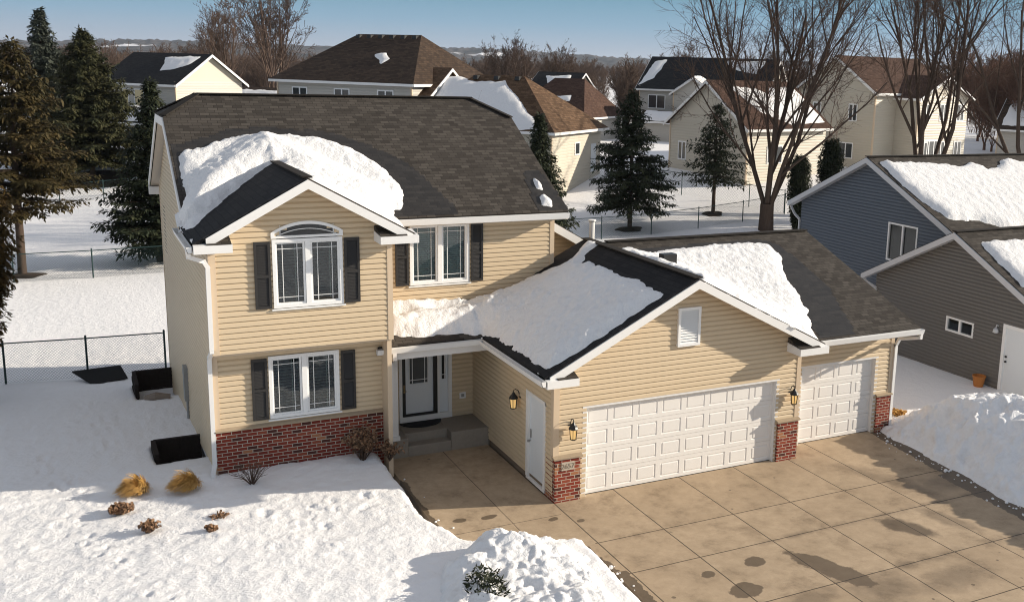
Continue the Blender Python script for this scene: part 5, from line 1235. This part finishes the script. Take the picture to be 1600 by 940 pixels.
G2='bare leafless trees'
T,Cn=bare_tree(21,16.5,.46,5,.36,4,.98,.010,.3,.10,.12)
plant_bare('big vase shaped bare tree with many upright stems behind the slate blue house',29.4,33.0,gz(29.4,33),T,Cn,'bark','twig',G2)
T,Cn=bare_tree(22,16.0,.45,5,.62,4,.85,.010,.2,.10,.2)
b2=plant_bare('spreading bare tree rising behind the ridge of the slate blue house',41.0,31.5,gz(41,31.5),T,Cn,'bark','twig',G2)
copy_tree(b2,'leaning bare tree at the right edge with long slanting limbs',(46.0,27.5,gz(46,27.5)),2.2,.95)
T,Cn=bare_tree(23,11.5,.32,7,.35,4,.72,.022,.45,.08)
b3=plant_bare('tall brush shaped bare tree left of the big hip roof against the sky',15.2,119,gz(15.2,119)-.5,T,Cn,'twigfar','twigfar',G2,sc=1.30)
copy_tree(b3,'lower reddish bare tree just left of the tall brush shaped one',(8.5,112,gz(8.5,112)),1.0,1.0)
copy_tree(b3,'small bare tree on the skyline between the hip roof and the spruces',(54,139,-.5),2.0,1.02)
copy_tree(b3,'second small bare tree on the skyline beside the snowy garage roof',(58,141,-.5),.4,.95)
copy_tree(b3,'bare tree standing behind the black gabled house',(66,103,1.0),.7,.85)
copy_tree(b3,'bare tree behind the distant brown hip roof',(51,112,1.0),2.9,.8)
rb=twigshrub('crab_apple_tree',14.2,45.6,'reddish twiggy crab apple in front of the big hip roofed house','0' and 6.3,2.6,120,M['twigred'],M['twigred'],3,None,gz(14.2,45.6))
# thicket at the right edge and woods on the plain: no one could count these
T,Cn=bare_tree(31,9,.16,6,.5,3,1.0,.02,.3,.05)
lowv=[];lowf=[];protos=[]
for sd_ in (41,42,43,44):
    a,b=bare_tree(sd_,9.5,.17,5,.45,3,.85,.035,.35,.08)
    v=np.array(a.v+b.v);f=a.f+[tuple(i+len(a.v) for i in q) for q in b.f];q4=np.array([q for q in f if len(q)==4]);protos.append((v,q4))
def woods(name,spots,mat):
    V=[];Q=[];n=0
    for x,y,z,sc,rz,p in spots:
        v,q=protos[p];c,s=math.cos(rz),math.sin(rz)
        V.append(np.stack([x+sc*(v[:,0]*c-v[:,1]*s),y+sc*(v[:,0]*s+v[:,1]*c),z+sc*v[:,2]],-1));Q.append(q+n);n+=len(v)
    V=np.concatenate(V);Q=np.concatenate(Q);me=bpy.data.meshes.new(name)
    me.vertices.add(len(V));me.vertices.foreach_set('co',V.ravel());me.loops.add(Q.size);me.loops.foreach_set('vertex_index',Q.ravel())
    me.polygons.add(len(Q));me.polygons.foreach_set('loop_start',np.arange(0,Q.size,4));me.polygons.foreach_set('loop_total',np.full(len(Q),4));me.update(calc_edges=True)
    o=struct(name,me,M[mat],kind='stuff');return o
rw_=random.Random(77);sp=[]
def polar(h,D): return -8.74+D*math.sin(R_(h)),-18.92+D*math.cos(R_(h))
for i in range(230):
    h=rw_.uniform(-2,62);D=rw_.uniform(128,300)
    if h<27 and D<170: D+=60
    x,y=polar(h,D);sp.append((x,y,-1.2+(1.5 if D<150 else 0),rw_.uniform(.6,1.0),rw_.uniform(0,6.28),rw_.randrange(4)))
for i in range(320):
    D=rw_.uniform(300,900);x,y=polar(rw_.uniform(-3,62),D);sp.append((x,y,-1.3,rw_.uniform(.8,1.25),rw_.uniform(0,6.28),rw_.randrange(4)))
o=woods('far_woods',sp,'twigfar');o['label']='brown bare woods spread over the plain behind the houses'
sp=[]
for i in range(60):
    x,y=polar(rw_.uniform(47,58),rw_.uniform(105,150));sp.append((x,y,gz(x,y),rw_.uniform(.55,.95),rw_.uniform(0,6.28),rw_.randrange(4)))
o=woods('thicket',sp,'twigred');o['label']='dense brown thicket behind the slate blue house at the right edge'

# ------------------------------------------------------------------ camera, sun and sky
cam=bpy.data.cameras.new('camera');co=bpy.data.objects.new('camera',cam);COL.objects.link(co)
ya,pi_,ro=R_(28.933),R_(-11.339),R_(1.714)
fw=Vector((math.sin(ya)*math.cos(pi_),math.cos(ya)*math.cos(pi_),math.sin(pi_)));rt=Vector((math.cos(ya),-math.sin(ya),0));up=rt.cross(fw)
r2=rt*math.cos(ro)+up*math.sin(ro);u2=-rt*math.sin(ro)+up*math.cos(ro)
mt=Matrix((r2,u2,-fw)).transposed().to_4x4();mt.translation=Vector((-8.744,-18.916,9.116));co.matrix_world=mt
cam.sensor_width=36;cam.sensor_fit='HORIZONTAL';cam.lens=1621.03/1600*36;cam.shift_x=-186.3/1600;cam.shift_y=-35.0/1600
cam.clip_start=.1;cam.clip_end=20000
scene.camera=co
sun=bpy.data.lights.new('sun','SUN');sun.energy=5.0;sun.angle=R_(.55);sun.color=(1,.895,.745)
so_=bpy.data.objects.new('sun',sun);COL.objects.link(so_);so_.rotation_euler=(-SUN_DIR).to_track_quat('-Z','Y').to_euler();so_.location=(30,-20,30)
HAZE=.00008
SKYK=7.2;FILL_RGB=(4.35,4.35,4.5,1)  # pale colour mixed into the unseen upper sky, added to lift the shade
w=bpy.data.worlds.new('World');scene.world=w;w.use_nodes=True;nt=w.node_tree
sk=nt.nodes.new('ShaderNodeTexSky');sk.sky_type='NISHITA';sk.sun_disc=False;sk.sun_elevation=R_(SUN_EL);sk.sun_rotation=math.atan2(SUN_DIR.x,SUN_DIR.y)
sk.altitude=300;sk.air_density=1.0;sk.dust_density=.6;sk.ozone_density=2.0
def N(ty,**k):
    n=nt.nodes.new(ty)
    for a,b in k.items(): setattr(n,a,b)
    return n
tc=N('ShaderNodeTexCoord');sp_=N('ShaderNodeSeparateXYZ');nt.links.new(tc.outputs['Generated'],sp_.inputs[0])
# clear low sky paling towards the horizon, upper sky brightened out of view as added shadow fill
lowsky=N('ShaderNodeValToRGB');e=lowsky.color_ramp.elements
cols=[(0,(.46,.50,.58)),(.012,(.43,.50,.61)),(.04,(.26,.43,.58)),(.075,(.145,.335,.465)),(.2,(.13,.28,.43))]
while len(e)<len(cols): e.new(.5)
for i,(a,c) in enumerate(cols): e[i].position=a;e[i].color=(*c,1)
nt.links.new(sp_.outputs[2],lowsky.inputs[0])
sc_=N('ShaderNodeMix',data_type='RGBA',blend_type='MULTIPLY');sc_.inputs[0].default_value=1;sc_.inputs[7].default_value=(SKYK,SKYK,SKYK,1);nt.links.new(lowsky.outputs[0],sc_.inputs[6])
fill_sky=N('ShaderNodeMix',data_type='RGBA',blend_type='MIX');fill_sky.inputs[0].default_value=.62;nt.links.new(sk.outputs[0],fill_sky.inputs[6]);fill_sky.inputs[7].default_value=FILL_RGB
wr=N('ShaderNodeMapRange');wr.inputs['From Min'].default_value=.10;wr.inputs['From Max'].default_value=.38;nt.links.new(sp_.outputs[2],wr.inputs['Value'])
mx=N('ShaderNodeMix',data_type='RGBA',blend_type='MIX');nt.links.new(wr.outputs[0],mx.inputs[0]);nt.links.new(sc_.outputs[2],mx.inputs[6]);nt.links.new(fill_sky.outputs[2],mx.inputs[7])
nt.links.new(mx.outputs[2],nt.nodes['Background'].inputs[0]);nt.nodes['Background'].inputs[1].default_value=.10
scene.view_settings.view_transform='Standard';scene.view_settings.look='None';scene.view_settings.exposure=.45;scene.view_settings.gamma=1

scene.cycles.filter_width=1.05
hz=bpy.data.materials.new('thin_haze');hz.use_nodes=True;hn=hz.node_tree;hn.nodes.remove(hn.nodes['Principled BSDF'])
pv=hn.nodes.new('ShaderNodeVolumePrincipled');pv.inputs['Color'].default_value=(.72,.82,.95,1);pv.inputs['Density'].default_value=HAZE;pv.inputs['Anisotropy'].default_value=.2
hn.links.new(pv.outputs[0],hn.nodes['Material Output'].inputs['Volume'])
struct('haze',MB().box(-7000,7500,-7000,8500,-9,135).mesh('haze'),hz,kind='stuff')['label']='thin winter haze over the plain and the far hills'
